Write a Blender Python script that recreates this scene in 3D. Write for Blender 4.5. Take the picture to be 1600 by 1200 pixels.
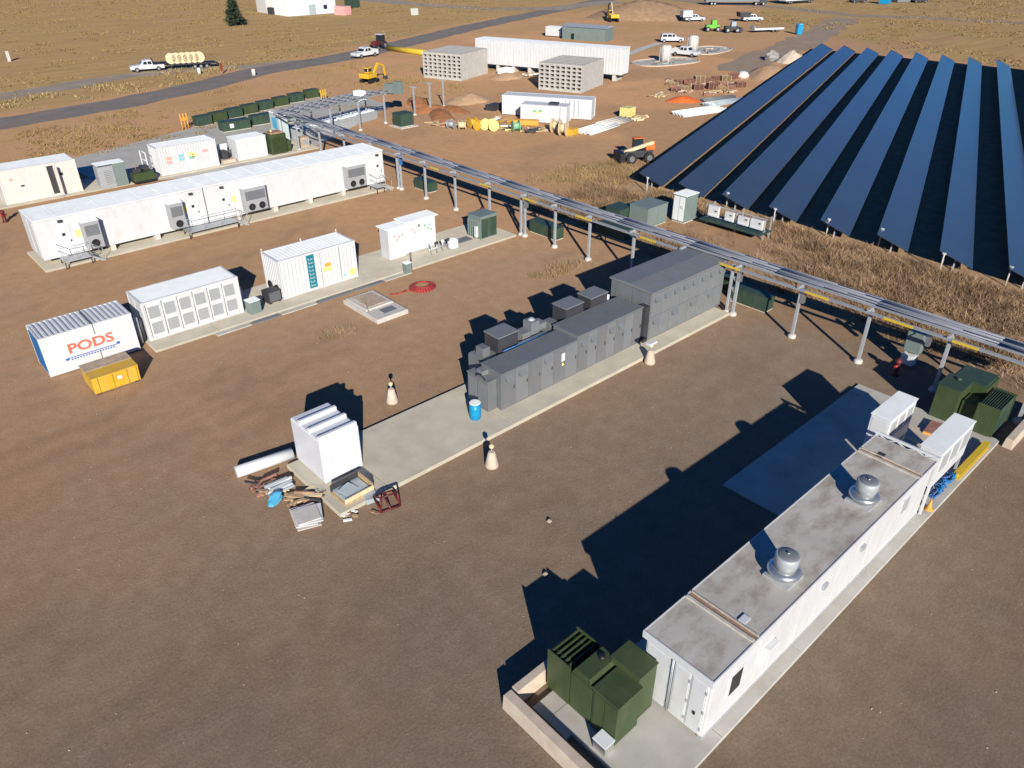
import bpy, math, random
import numpy as np
from mathutils import Vector, Matrix
random.seed(7); RNG = np.random.default_rng(11)
R = math.radians
for o in list(bpy.data.objects): bpy.data.objects.remove(o, do_unlink=True)
S = bpy.context.scene
COL = S.collection

# ------------------------------------------------------------------ camera, sky, sun, exposure
CH = 21.8                       # drone height in metres
FPX, PITCH, YAW = 1181.0, R(31.27), R(47.57)
cam = bpy.data.cameras.new('camera'); co = bpy.data.objects.new('camera', cam); COL.objects.link(co)
cam.sensor_width = 36.0; cam.lens = 36.0 * FPX / 1600.0; cam.clip_end = 3000; cam.clip_start = 0.5
co.location = (0, 0, CH); co.rotation_euler = (R(90) - PITCH, 0, YAW - R(90))
S.camera = co
SUN_EL = R(22.3); SH = Vector((0.54, 0.84, 0)).normalized()      # direction in which shadows fall
w = bpy.data.worlds.new('World'); S.world = w; w.use_nodes = True
nt = w.node_tree; bg = nt.nodes['Background']
sky = nt.nodes.new('ShaderNodeTexSky'); sky.sky_type = 'NISHITA'; sky.sun_disc = False
sky.sun_elevation = SUN_EL; sky.sun_rotation = math.atan2(-SH.x, -SH.y); sky.altitude = 1700; sky.air_density = 1.0; sky.dust_density = 0.0; sky.ozone_density = 6.0
tint = nt.nodes.new('ShaderNodeMixRGB'); tint.blend_type = 'MULTIPLY'; tint.inputs['Fac'].default_value = 1.0; tint.inputs['Color2'].default_value = (.34,.90,1.42,1)   # deep blue high-altitude sky as the camera balanced it
nt.links.new(sky.outputs[0], tint.inputs['Color1']); nt.links.new(tint.outputs[0], bg.inputs[0]); bg.inputs[1].default_value = 0.05
sl = bpy.data.lights.new('sun', 'SUN'); sl.energy = 4.8; sl.angle = R(0.5); sl.color = (1.0, 0.94, 0.85)
so = bpy.data.objects.new('sun', sl); COL.objects.link(so)
so.rotation_euler = Vector((SH.x * math.cos(SUN_EL), SH.y * math.cos(SUN_EL), -math.sin(SUN_EL))).to_track_quat('-Z', 'Y').to_euler()
so.location = (-30, -50, 60)
S.view_settings.view_transform = 'Standard'; S.view_settings.look = 'None'; S.view_settings.gamma = 1.0
S.view_settings.exposure = 0.28
S.render.engine = 'CYCLES'; S.render.resolution_x = 1024; S.render.resolution_y = 768

# ------------------------------------------------------------------ survey helper: image pixel (1600x1200) -> ground point
_u = np.array([math.sin(YAW), math.cos(YAW), 0]); _v = np.array([-math.cos(YAW), math.sin(YAW), 0])
_B = np.array([_u, _v, [0, 0, 1]])
def G(px, py, z=0.0):
    d = _B @ np.array([px - 800.0, math.cos(PITCH) * FPX - math.sin(PITCH) * (py - 600.0), -math.sin(PITCH) * FPX - math.cos(PITCH) * (py - 600.0)])
    t = (z - CH) / d[2]
    return float(d[0] * t), float(d[1] * t)

# ------------------------------------------------------------------ mesh helpers
class MB:
    def __init__(s): s.v = []; s.f = []; s.sm = []
    def add(s, vs, fs, smooth=False):
        b = len(s.v); s.v += [tuple(p) for p in vs]; s.f += [[b + i for i in f] for f in fs]
        s.sm += ([smooth] * len(fs) if isinstance(smooth, bool) else smooth); return s
    def box(s, x0, x1, y0, y1, z0, z1):
        return s.add([(x0,y0,z0),(x1,y0,z0),(x1,y1,z0),(x0,y1,z0),(x0,y0,z1),(x1,y0,z1),(x1,y1,z1),(x0,y1,z1)],
                     [(0,3,2,1),(4,5,6,7),(0,1,5,4),(1,2,6,5),(2,3,7,6),(3,0,4,7)])
    def rbox(s, c, size, rz=0.0, rx=0.0, ry=0.0):
        m = Matrix.Translation(c) @ Matrix.Rotation(rz,4,'Z') @ Matrix.Rotation(ry,4,'Y') @ Matrix.Rotation(rx,4,'X')
        a,b,h = size[0]/2,size[1]/2,size[2]/2
        vs = [m @ Vector((x*a,y*b,z*h)) for z in (-1,1) for x,y in ((-1,-1),(1,-1),(1,1),(-1,1))]
        return s.add(vs, [(0,3,2,1),(4,5,6,7),(0,1,5,4),(1,2,6,5),(2,3,7,6),(3,0,4,7)])
    def beam(s, p0, p1, w, h):
        p0 = Vector(p0); p1 = Vector(p1); d = (p1-p0).normalized()
        up = Vector((0,0,1)) if abs(d.z) < .95 else Vector((1,0,0))
        a = d.cross(up).normalized(); b = a.cross(d).normalized()
        vs = [p + a*(i*w/2) + b*(j*h/2) for p in (p0,p1) for i,j in ((-1,-1),(1,-1),(1,1),(-1,1))]
        return s.add(vs, [(0,1,2,3),(7,6,5,4),(0,4,5,1),(1,5,6,2),(2,6,7,3),(3,7,4,0)])
    def cyl(s, p0, p1, r, r2=None, n=12, caps=True):
        r2 = r if r2 is None else r2
        p0 = Vector(p0); p1 = Vector(p1); d = (p1-p0).normalized()
        up = Vector((0,0,1)) if abs(d.z) < .95 else Vector((1,0,0))
        a = d.cross(up).normalized(); b = a.cross(d)
        vs = [p + (a*math.cos(2*math.pi*i/n) + b*math.sin(2*math.pi*i/n))*q for p,q in ((p0,r),(p1,r2)) for i in range(n)]
        fs = [(i,(i+1)%n,n+(i+1)%n,n+i) for i in range(n)]; sm = [True]*n
        if caps: fs += [tuple(range(n-1,-1,-1)), tuple(range(n,2*n))]; sm += [False,False]
        return s.add(vs, fs, sm)
    def tube(s, pts, r, n=6):
        for a,b in zip(pts[:-1], pts[1:]): s.cyl(a, b, r, n=n, caps=True)
        return s
    def lathe(s, cx, cy, prof, n=20, smooth=True):
        vs = [(cx+r*math.cos(2*math.pi*i/n), cy+r*math.sin(2*math.pi*i/n), z) for r,z in prof for i in range(n)]
        fs = []; m = len(prof)
        for k in range(m-1):
            for i in range(n): fs.append((k*n+i, k*n+(i+1)%n, (k+1)*n+(i+1)%n, (k+1)*n+i))
        sm = [smooth]*len(fs)
        fs += [tuple(range(n-1,-1,-1)), tuple((m-1)*n+i for i in range(n))]; sm += [False,False]
        return s.add(vs, fs, sm)
    def prism(s, poly, z0, z1):
        n = len(poly); vs = [(x,y,z0) for x,y in poly] + [(x,y,z1) for x,y in poly]
        return s.add(vs, [tuple(range(n-1,-1,-1)), tuple(range(n,2*n))] + [(i,(i+1)%n,n+(i+1)%n,n+i) for i in range(n)])
    def prismY(s, poly, y0, y1):
        n = len(poly); vs = [(x,y0,z) for x,z in poly] + [(x,y1,z) for x,z in poly]
        return s.add(vs, [tuple(range(n)), tuple(range(2*n-1,n-1,-1))] + [(i,n+i,n+(i+1)%n,(i+1)%n) for i in range(n)])
    def prismX(s, poly, x0, x1):
        n = len(poly); vs = [(x0,y,z) for y,z in poly] + [(x1,y,z) for y,z in poly]
        return s.add(vs, [tuple(range(n-1,-1,-1)), tuple(range(n,2*n))] + [(i,(i+1)%n,n+(i+1)%n,n+i) for i in range(n)])
    def corr(s, a0, a1, off, z0, z1, axis='x', period=.28, depth=.036, sign=-1):
        """trapezoid-corrugated sheet along x (or y), standing, ridges vertical, proud towards sign"""
        n = max(2, int(round((a1-a0)/period))); p = (a1-a0)/n; pr = []
        for i in range(n):
            b = a0+i*p; pr += [(b,0),(b+p*.3,0),(b+p*.42,1),(b+p*.86,1)]
        pr.append((a1,0)); m = len(pr); vs = []
        for z in (z0,z1):
            for t,d in pr:
                o = off + sign*depth*d
                vs.append((t,o,z) if axis == 'x' else (o,t,z))
        return s.add(vs, [(i,i+1,m+i+1,m+i) for i in range(m-1)])
    def roofcorr(s, x0, x1, y0, y1, z, period=.28, depth=.02):
        n = max(2, int(round((x1-x0)/period))); p = (x1-x0)/n; pr = []
        for i in range(n):
            b = x0+i*p; pr += [(b,0),(b+p*.3,0),(b+p*.42,1),(b+p*.86,1)]
        pr.append((x1,0)); m = len(pr)
        vs = [(t,y,z+depth*d) for y in (y0,y1) for t,d in pr]
        return s.add(vs, [(i,i+1,m+i+1,m+i) for i in range(m-1)])
    def build(s, name, mat, parent=None, bevel=0):
        me = bpy.data.meshes.new(name); me.from_pydata([tuple(p) for p in s.v], [], s.f); me.update()
        if any(s.sm): me.polygons.foreach_set('use_smooth', s.sm)
        me.materials.append(M[mat] if isinstance(mat, str) else mat)
        o = bpy.data.objects.new(name, me); COL.objects.link(o)
        if parent is not None: o.parent = parent
        if bevel:
            b = o.modifiers.new('bevel', 'BEVEL'); b.width = bevel; b.segments = 2; b.limit_method = 'ANGLE'
        return o
def tag(o, label, cat, group=None):
    o['label'] = label; o['category'] = cat
    if group: o['group'] = group
    return o
def struct(o): o['kind'] = 'structure'; return o
def stuff(o): o['kind'] = 'stuff'; return o
def thing(name, label, cat, loc=(0,0,0), rz=0.0, group=None):
    o = bpy.data.objects.new(name, None); COL.objects.link(o); o.empty_display_size = .3
    o.location = loc if len(loc) == 3 else (loc[0], loc[1], 0); o.rotation_euler = (0,0,rz)
    return tag(o, label, cat, group)
def copy_tree(o, parent=None, loc=None, rz=None, label=None):
    c = o.copy(); COL.objects.link(c); c.parent = parent
    if loc is not None: c.location = loc if len(loc) == 3 else (loc[0], loc[1], 0)
    if rz is not None: c.rotation_euler = (0,0,rz)
    if label: c['label'] = label
    for ch in [q for q in o.children]: copy_tree(ch, c)
    return c
def text(body, size, mat, parent, loc, rot, name='lettering', extr=.004, bold=.0):
    cu = bpy.data.curves.new(name, 'FONT'); cu.body = body; cu.size = size; cu.extrude = extr; cu.offset = bold; cu.align_x = 'CENTER'; cu.align_y = 'CENTER'; cu.resolution_u = 3
    t = bpy.data.objects.new(name, cu); COL.objects.link(t)
    bpy.context.view_layer.update()
    me = bpy.data.meshes.new_from_object(t.evaluated_get(bpy.context.evaluated_depsgraph_get()))
    bpy.data.objects.remove(t, do_unlink=True)
    me.materials.clear(); me.materials.append(M[mat])
    o = bpy.data.objects.new(name, me); COL.objects.link(o); o.parent = parent; o.location = loc; o.rotation_euler = rot
    return o

# ------------------------------------------------------------------ materials
M = {}
def mat(name, col, rough=.6, metal=0.0, var=.10, scale=1.2, dirt=None, dirtamt=.35, dirtscale=(1.2,1.2,.35), bump=0.0, bscale=30.0, spec=.4, island=0.0, drough=0.0):
    m = bpy.data.materials.new(name); m.use_nodes = True; n = m.node_tree.nodes; L = m.node_tree.links
    b = n['Principled BSDF']; b.inputs['Roughness'].default_value = rough; b.inputs['Metallic'].default_value = metal
    b.inputs['Specular IOR Level'].default_value = spec; b.inputs['Diffuse Roughness'].default_value = drough
    geo = n.new('ShaderNodeNewGeometry')
    t = n.new('ShaderNodeTexNoise'); t.inputs['Scale'].default_value = scale; t.inputs['Detail'].default_value = 6; t.inputs['Roughness'].default_value = .6
    L.new(geo.outputs['Position'], t.inputs['Vector'])
    r = n.new('ShaderNodeValToRGB'); r.color_ramp.elements[0].position = .3; r.color_ramp.elements[1].position = .7
    lo = [max(0,c*(1-var)) for c in col]; hi = [min(1,c*(1+var)) for c in col]
    r.color_ramp.elements[0].color = (*lo,1); r.color_ramp.elements[1].color = (*hi,1)
    L.new(t.outputs['Fac'], r.inputs['Fac']); out = r.outputs['Color']
    if island:
        hs = n.new('ShaderNodeHueSaturation'); ma = n.new('ShaderNodeMapRange'); ma.inputs['To Min'].default_value = 1-island; ma.inputs['To Max'].default_value = 1+island
        L.new(geo.outputs['Random Per Island'], ma.inputs['Value']); L.new(ma.outputs['Result'], hs.inputs['Value']); L.new(out, hs.inputs['Color']); out = hs.outputs['Color']
    if dirt:
        mp = n.new('ShaderNodeMapping'); mp.inputs['Scale'].default_value = dirtscale
        L.new(geo.outputs['Position'], mp.inputs['Vector'])
        t2 = n.new('ShaderNodeTexNoise'); t2.inputs['Scale'].default_value = 1.6; t2.inputs['Detail'].default_value = 8; t2.inputs['Roughness'].default_value = .68
        L.new(mp.outputs[0], t2.inputs['Vector'])
        r2 = n.new('ShaderNodeMapRange'); r2.inputs['From Min'].default_value = .46; r2.inputs['From Max'].default_value = .78; r2.inputs['To Max'].default_value = dirtamt
        L.new(t2.outputs['Fac'], r2.inputs['Value'])
        mx = n.new('ShaderNodeMixRGB'); mx.inputs['Color2'].default_value = (*dirt,1)
        L.new(r2.outputs['Result'], mx.inputs['Fac']); L.new(out, mx.inputs['Color1']); out = mx.outputs['Color']
    L.new(out, b.inputs['Base Color'])
    if bump:
        t3 = n.new('ShaderNodeTexNoise'); t3.inputs['Scale'].default_value = bscale; t3.inputs['Detail'].default_value = 4
        L.new(geo.outputs['Position'], t3.inputs['Vector'])
        bp = n.new('ShaderNodeBump'); bp.inputs['Strength'].default_value = bump; bp.inputs['Distance'].default_value = .03
        L.new(t3.outputs['Fac'], bp.inputs['Height']); L.new(bp.outputs[0], b.inputs['Normal'])
    M[name] = m; return m
DUST = (.42,.33,.24)
mat('white', (.66,.67,.665), .45, var=.04, dirt=DUST, dirtamt=.30)
mat('white_clean', (.685,.695,.69), .42, var=.03, dirt=DUST, dirtamt=.12)
mat('cream', (.69,.67,.60), .5, var=.04, dirt=DUST, dirtamt=.2)
mat('roof_light', (.70,.73,.72), .5, drough=.5, var=.05, dirt=(.48,.45,.40), dirtamt=.35, dirtscale=(.6,.6,.6))
mat('roof_grey', (.455,.435,.39), .6, var=.12, scale=.5, dirt=(.20,.155,.11), dirtamt=1.0, dirtscale=(.45,.8,.45), drough=.3)
mat('rust', (.36,.22,.14), .8, var=.35, scale=4)
mat('rubber_seal', (.55,.50,.42), .7, var=.2, scale=3)
mat('galv', (.46,.48,.49), .45, .25, var=.12, scale=4)
mat('tray_grey', (.30,.315,.335), .55, .1, var=.12, scale=4)
mat('galv_bright', (.62,.63,.62), .3, .8, var=.1, scale=5)
mat('gear_grey', (.168,.175,.180), .5, var=.07, scale=1.5, dirt=(.24,.21,.18), dirtamt=.3)
mat('gear_grey2', (.165,.178,.185), .5, var=.07, scale=1.5, dirt=(.24,.21,.18), dirtamt=.3)
mat('gear_panel', (.198,.208,.214), .5, var=.05, scale=1.5, dirt=(.24,.21,.18), dirtamt=.3)
mat('dark_grey', (.048,.048,.053), .55, var=.15)
mat('grille', (.13,.135,.14), .6, var=.1, scale=6)
mat('louvre', (.36,.37,.37), .5, var=.05)
mat('black', (.02,.02,.022), .5, var=.2)
mat('tyre', (.025,.025,.026), .85, var=.2)
mat('glass', (.02,.03,.04), .08, var=.1, spec=.6)
mat('green_tf', (.050,.076,.029), .5, var=.10, dirt=(.25,.22,.15), dirtamt=.16)
mat('green_box', (.036,.070,.046), .5, var=.12, dirt=(.25,.22,.16), dirtamt=.2)
mat('green_grey', (.19,.24,.22), .5, var=.08)
mat('concrete', (.49,.45,.355), .85, drough=.3, var=.12, scale=.8, dirt=(.45,.35,.25), dirtamt=.4, dirtscale=(.35,.35,.35), bump=.15)
mat('concrete_grey', (.52,.50,.44), .85, var=.12, scale=.8, dirt=(.40,.31,.23), dirtamt=.45, dirtscale=(.3,.3,.3), bump=.15)
mat('concrete_tan', (.60,.50,.39), .85, var=.12, scale=2, dirt=(.4,.28,.18), dirtamt=.4, bump=.2)
mat('concrete_white', (.62,.58,.52), .85, var=.1, scale=3, dirt=(.42,.32,.24), dirtamt=.4, bump=.2)
mat('block_grey', (.52,.50,.45), .85, var=.1, scale=1.5, dirt=(.4,.3,.22), dirtamt=.3)
mat('asphalt', (.235,.205,.175), .9, var=.18, scale=.35, dirt=(.32,.23,.15), dirtamt=.55, dirtscale=(.12,.12,.12), bump=.2)
mat('gravel_road', (.38,.31,.235), .9, var=.16, scale=.4, dirt=(.36,.26,.16), dirtamt=.6, dirtscale=(.12,.12,.12), bump=.2)
mat('dirt_road', (.36,.27,.185), .95, var=.16, scale=.3, dirt=(.36,.25,.15), dirtamt=.7, dirtscale=(.1,.1,.1), bump=.2)
mat('yellow', (.72,.42,.03), .55, var=.12, dirt=DUST, dirtamt=.4)
mat('sign_yellow', (.66,.46,.04), .5, var=.05)
mat('machine_yellow', (.75,.45,.02), .5, var=.1, dirt=DUST, dirtamt=.3)
mat('orange', (.75,.16,.03), .5, var=.1, dirt=DUST, dirtamt=.25)
mat('soft_orange', (.80,.38,.06), .6, var=.1)
mat('red', (.42,.05,.045), .5, var=.15)
mat('dark_red', (.13,.022,.022), .5, var=.2)
mat('logo_red', (.74,.17,.10), .5, var=.02)
mat('logo_blue', (.03,.13,.42), .5, var=.02)
mat('pale_red', (.75,.40,.36), .5, var=.1)
mat('pale_teal', (.25,.55,.60), .5, var=.1)
mat('pale_green', (.25,.50,.30), .5, var=.1)
mat('pale_yellow', (.80,.68,.25), .5, var=.1)
mat('teal', (.01,.20,.25), .5, var=.06)
mat('blue', (.01,.20,.50), .45, var=.1)
mat('door_blue', (.01,.14,.36), .45, var=.1)
mat('barrel_blue', (.01,.28,.52), .4, var=.08)
mat('sky_blue_plastic', (.10,.42,.62), .4, var=.15)
mat('wood', (.48,.34,.19), .8, var=.25, scale=5)
mat('wood_pale', (.72,.58,.36), .8, var=.15, scale=4)
mat('wood_red', (.34,.17,.12), .85, var=.35, scale=3)
mat('bark', (.09,.06,.04), .9, var=.3)
mat('pine', (.030,.052,.026), .8, var=.25, scale=3, island=.5)
mat('cable_black', (.06,.06,.065), .5, var=.2)
mat('cable_grey', (.25,.26,.28), .5, var=.1)
mat('cable_purple', (.27,.275,.33), .5, var=.1)
mat('cable_blue', (.05,.16,.40), .5, var=.25)
mat('lime', (.16,.50,.05), .5, var=.15)
mat('wrap', (.72,.725,.74), .38, var=.03, scale=3, bump=.25, bscale=3.5)
mat('tan_lid', (.50,.38,.27), .8, var=.2, scale=3)
mat('rock', (.34,.31,.29), .9, var=.25, scale=5)
mat('rock_tan', (.40,.31,.235), .9, var=.2, scale=4)
mat('sand_pile', (.52,.33,.19), .95, var=.15, scale=2, bump=.3, bscale=6)
mat('turned_soil', (.44,.185,.075), .95, var=.25, scale=1.5, bump=.4, bscale=5)
mat('soil_pile', (.36,.23,.13), .95, var=.2, scale=1, bump=.4, bscale=5)
mat('weed', (.31,.205,.122), .9, var=.50, scale=.45, island=.40, spec=.1)
mat('weed_gold', (.39,.275,.135), .9, var=.30, scale=.3, island=.28, spec=.1)
mat('field_straw', (.31,.218,.092), .9, var=.22, scale=.12, island=.12, spec=.1)
mat('pale_casing', (.50,.57,.55), .5, var=.05)
mat('weed_olive', (.36,.27,.135), .9, var=.35, scale=.5, island=.35, spec=.1)
mat('pane_tint', (.40,.46,.48), .15, var=.1, spec=.6)
# photovoltaic glass: dark cells under a smooth front sheet that mirrors the sky
pv = mat('solar_glass', (.048,.064,.082), .26, var=.08, scale=.2, spec=.62)
pb = pv.node_tree.nodes['Principled BSDF']; pb.inputs['Coat Weight'].default_value = .35; pb.inputs['Coat Roughness'].default_value = .10

# ------------------------------------------------------------------ ground
def vnoise(x, y, s, seed):
    rg = np.random.default_rng(seed); T = rg.random((256,256))
    u = x/s+100.3; v = y/s+77.7; i = np.floor(u).astype(int); j = np.floor(v).astype(int); fu = u-i; fv = v-j
    fu = fu*fu*(3-2*fu); fv = fv*fv*(3-2*fv); a = lambda p,q: T[p%256, q%256]
    return (a(i,j)*(1-fu)+a(i+1,j)*fu)*(1-fv)+(a(i,j+1)*(1-fu)+a(i+1,j+1)*fu)*fv
def fbm(x, y, s, seed): return .5*vnoise(x,y,s,seed)+.3*vnoise(x,y,s/2.3,seed+1)+.2*vnoise(x,y,s/5.1,seed+2)
def sst(x, a, b): t = np.clip((x-a)/(b-a),0,1); return t*t*(3-2*t)
ROAD_PX = [(-140,214),(0,193),(100,177),(200,159),(300,138),(400,112),(550,87),(725,45),(800,29),(900,9),(1000,-12)]
ROAD = [G(*p) for p in ROAD_PX]
def polydist(x, y, pts):
    d = np.full(x.shape, 1e9)
    for (ax,ay),(bx,by) in zip(pts[:-1], pts[1:]):
        dx,dy = bx-ax,by-ay; t = np.clip(((x-ax)*dx+(y-ay)*dy)/(dx*dx+dy*dy),0,1)
        d = np.minimum(d, np.hypot(x-ax-t*dx, y-ay-t*dy))
    return d
def road_y(x):
    xs = [p[0] for p in ROAD]; ys = [p[1] for p in ROAD]
    return np.interp(x, xs, ys)
def axis(lo, a, b, hi, step):
    inner = np.arange(a, b+step/2, step)
    left = a - np.cumsum(step*1.25**np.arange(1,40)); left = left[left > lo][::-1]
    right = b + np.cumsum(step*1.25**np.arange(1,40)); right = right[right < hi]
    return np.concatenate([[lo], left, inner, right, [hi]])
gx = axis(-900,-6,200,1600,.9); gy = axis(-900,-6,240,1600,.9)
X, Y = np.meshgrid(gx, gy, indexing='ij')
n1 = fbm(X,Y,22,3); n2 = fbm(X,Y,6,9); n3 = fbm(X,Y,60,21); n4 = fbm(X,Y,3,31)
j = (n1-.5)*10 + (n2-.5)*5
ry = road_y(X)
red = .04 + .32*sst(Y+j*.5,12,32) + .26*sst(Y+j*.6,26,46) + .20*sst(n1,.45,.75)*sst(Y,18,40)
red = np.maximum(red, sst(Y+j*.5,84,92)*(.85))
red = np.maximum(red, sst(X+j*.6,43,50)*sst(Y+j,44,56)*(.26+.34*sst(X+j,60,84)+.55*sst(n1,.42,.62)+.4*(n2-.5)))
# strongly orange soil turned over by digging
for (px,py,rad,am) in ((655,165,5,1.0),(700,180,4,.9),(640,195,3,.8),(860,150,6,.9),(930,115,9,.9),(1000,100,16,.8),(1180,110,10,.8),(1105,360,3,.9),(1160,365,3,.8),(480,140,9,1.),(250,170,10,.9),(560,200,4,.7)):
    cx,cy = G(px,py); red = np.maximum(red, am*sst(rad-np.hypot(X-cx,Y-cy)+j*.35,0,rad*.8))
grass = sst(Y-ry+j*.7, 3.5, 9) * sst(190-X+j,0,30)
grass = np.maximum(grass, sst(X-.33*(Y-48)+j, 160, 170)*sst(110-Y+j+(X-170)*.6,0,12))
grass = np.maximum(grass, sst(Y+(X-170)*.25+j, 165, 178))
grass = grass*(.55+.9*n2*1.0); grass = np.clip(grass,0,1)
# verge between yard and road carries thin grass
grass = np.maximum(grass, .45*sst(Y+j,98,106)*sst(n2,.45,.62))
# weeds under and before the solar rows
RU = (X-58.5)*.944+(Y-11.7)*.330; RV = -(X-58.5)*.330+(Y-11.7)*.944       # along and across the solar rows
weedm = sst(X+j*.35,44.5,47.5)*(1-sst(X,60,61.5))*(1-sst(Y+j*.3,46,51))
weedm = np.maximum(weedm, sst(RU,-2,0)*(1-sst(RU,107,110))*sst(RV,-30,-28)*(1-sst(RV,32.2,33.4)))
weedm = weedm*(1-sst(1.5-np.maximum(np.abs(X-51.5)-3.4,np.abs(Y-35)-6.5)+j*.15,0,1.5))
# track of pale grey road-base stone in the right foreground and along the row of gear
grey = .85*sst(1-np.abs(Y-17.5-(X-30)*.06+j*.25)/5.0,0,.8)*sst(X+j*.5,14,30)*(1-sst(X,41,44))
grey = np.maximum(grey, .75*sst(n3+.25*(n1-.5),.40,.60)*(1-sst(Y,45,60))*(1-sst(X,40,45)))
grey = np.maximum(grey, .6*sst(14-X+j*.4,0,8)*sst(Y,44,60)*(1-sst(Y,74,84)))
for yb,wb_ in ((15.6,.7),(17.6,.6),(20.0,.8),(21.6,.5)):
    grey = np.maximum(grey, .95*sst(wb_-np.abs(Y-yb-(X-30)*.05+(n1-.5)*2.4),0,.5)*sst(X+j*.4,18,28)*(1-sst(X,41,44))*sst(n2,.34,.55))
# wheel tracks: faint compacted arcs
tr = np.zeros_like(X)
for cx,cy,r in ((4,8,16),(4,8,17.9),(14,20,9),(14,20,10.9),(2,30,12),(2,30,13.8),(30,-6,24),(30,-6,25.9),(45,40,20),(45,40,21.9),(-6,30,19),(-6,30,20.8),(60,0,38),(60,0,40),(20,66,12)):
    tr = np.maximum(tr, sst(.45-np.abs(np.hypot(X-cx,Y-cy)-r),0,.35)*sst(n2,.42,.6))
for yy in (15.2,16.9,32.0,33.8,36.2,38.0,52.5,54.4,57.0,20.2,18.3): tr = np.maximum(tr, sst(.45-np.abs(Y-yy+(n1-.5)*3),0,.35)*sst(n2,.40,.6)*(X<43))
tr *= 1.0
Z = np.zeros_like(X)
nx_, ny_ = X.shape
idx = np.arange(nx_*ny_).reshape(nx_,ny_)
quads = np.stack([idx[:-1,:-1],idx[1:,:-1],idx[1:,1:],idx[:-1,1:]],-1).reshape(-1,4)
me = bpy.data.meshes.new('ground'); me.vertices.add(nx_*ny_); me.vertices.foreach_set('co', np.stack([X,Y,Z],-1).ravel())
me.loops.add(quads.size); me.loops.foreach_set('vertex_index', quads.ravel()); me.polygons.add(len(quads))
me.polygons.foreach_set('loop_start', np.arange(0,quads.size,4)); me.polygons.foreach_set('loop_total', np.full(len(quads),4)); me.update(); me.validate()
ca = me.color_attributes.new('zone','FLOAT_COLOR','POINT'); ca.data.foreach_set('color', np.stack([red,grass,np.clip(weedm,0,1),grey],-1).astype(np.float32).ravel())
cb = me.color_attributes.new('track','FLOAT_COLOR','POINT'); cb.data.foreach_set('color', np.stack([tr,n4,n3,np.ones_like(tr)],-1).astype(np.float32).ravel())
gm = bpy.data.materials.new('ground_soil'); gm.use_nodes = True; N = gm.node_tree.nodes; L = gm.node_tree.links; b = N['Principled BSDF']
b.inputs['Roughness'].default_value = .95; b.inputs['Specular IOR Level'].default_value = .1; b.inputs['Diffuse Roughness'].default_value = .35
geo = N.new('ShaderNodeNewGeometry')
def noise(scale, detail=6, rough=.6, vec=None, dim='3D'):
    t = N.new('ShaderNodeTexNoise'); t.inputs['Scale'].default_value = scale; t.inputs['Detail'].default_value = detail; t.inputs['Roughness'].default_value = rough
    L.new(vec or geo.outputs['Position'], t.inputs['Vector']); return t.outputs['Fac']
def ramp(fac, stops):
    r = N.new('ShaderNodeValToRGB'); e = r.color_ramp.elements
    while len(e) < len(stops): e.new(.5)
    for k,(p,c) in enumerate(stops): e[k].position = p; e[k].color = (*c,1)
    L.new(fac, r.inputs['Fac']); return r.outputs['Color']
def mix(fac, a, c, mode='MIX'):
    m = N.new('ShaderNodeMixRGB'); m.blend_type = mode
    for s_,val in ((m.inputs['Fac'],fac),(m.inputs['Color1'],a),(m.inputs['Color2'],c)):
        if isinstance(val,(int,float)): s_.default_value = val
        elif isinstance(val,tuple): s_.default_value = (*val,1)
        else: L.new(val, s_)
    return m.outputs['Color']
def maprange(v, a, b_, c, d):
    m = N.new('ShaderNodeMapRange'); m.inputs['From Min'].default_value = a; m.inputs['From Max'].default_value = b_; m.inputs['To Min'].default_value = c; m.inputs['To Max'].default_value = d
    L.new(v, m.inputs['Value']); return m.outputs['Result']
def math_(op, a, c):
    m = N.new('ShaderNodeMath'); m.operation = op
    for s_,val in zip(m.inputs,(a,c)):
        if isinstance(val,(int,float)): s_.default_value = val
        else: L.new(val, s_)
    return m.outputs[0]
at = N.new('ShaderNodeAttribute'); at.attribute_name = 'zone'; sep = N.new('ShaderNodeSeparateColor'); L.new(at.outputs['Color'], sep.inputs['Color'])
at2 = N.new('ShaderNodeAttribute'); at2.attribute_name = 'track'; sep2 = N.new('ShaderNodeSeparateColor'); L.new(at2.outputs['Color'], sep2.inputs['Color'])
nf = noise(9,8,.7); nm = noise(1.1,8,.65); nl = noise(.22,6,.6); nff = noise(38,4,.7)
base = ramp(nm, [(.25,(.192,.125,.073)),(.5,(.213,.142,.086)),(.75,(.238,.163,.103))])
greyc = ramp(nm, [(.25,(.208,.158,.114)),(.5,(.237,.184,.136)),(.75,(.280,.224,.170))])
c = mix(at.outputs['Alpha'], base, greyc)
redc = ramp(nm, [(.2,(.395,.212,.106)),(.5,(.450,.258,.132)),(.8,(.51,.318,.178))])
rf = math_('ADD', sep.outputs['Red'], maprange(nl,.3,.7,-.12,.12)); rf = maprange(rf,0,1,0,1)
c = mix(rf, c, redc)
# dry grass field, streaky
mp = N.new('ShaderNodeMapping'); mp.inputs['Rotation'].default_value = (0,0,R(-42)); mp.inputs['Scale'].default_value = (.05,.42,1)
L.new(geo.outputs['Position'], mp.inputs['Vector']); ng = noise(1.0,9,.72,mp.outputs[0]); ng2 = noise(.09,6,.6)
gold = ramp(ng, [(.3,(.225,.148,.062)),(.48,(.310,.215,.086)),(.62,(.375,.272,.108)),(.8,(.44,.335,.145))])
gold = mix(maprange(ng2,.42,.66,0,.6), gold, (.325,.205,.105))
gf = math_('MULTIPLY', sep.outputs['Green'], maprange(noise(.5,8,.7),.3,.6,.5,1.15)); gf = maprange(gf,0,1,0,1)
c = mix(gf, c, gold)
wc = ramp(noise(.8,9,.75), [(.3,(.24,.15,.085)),(.5,(.36,.235,.135)),(.68,(.46,.32,.17))])
c = mix(maprange(sep.outputs['Blue'],.15,.7,0,.92), c, wc)
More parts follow.
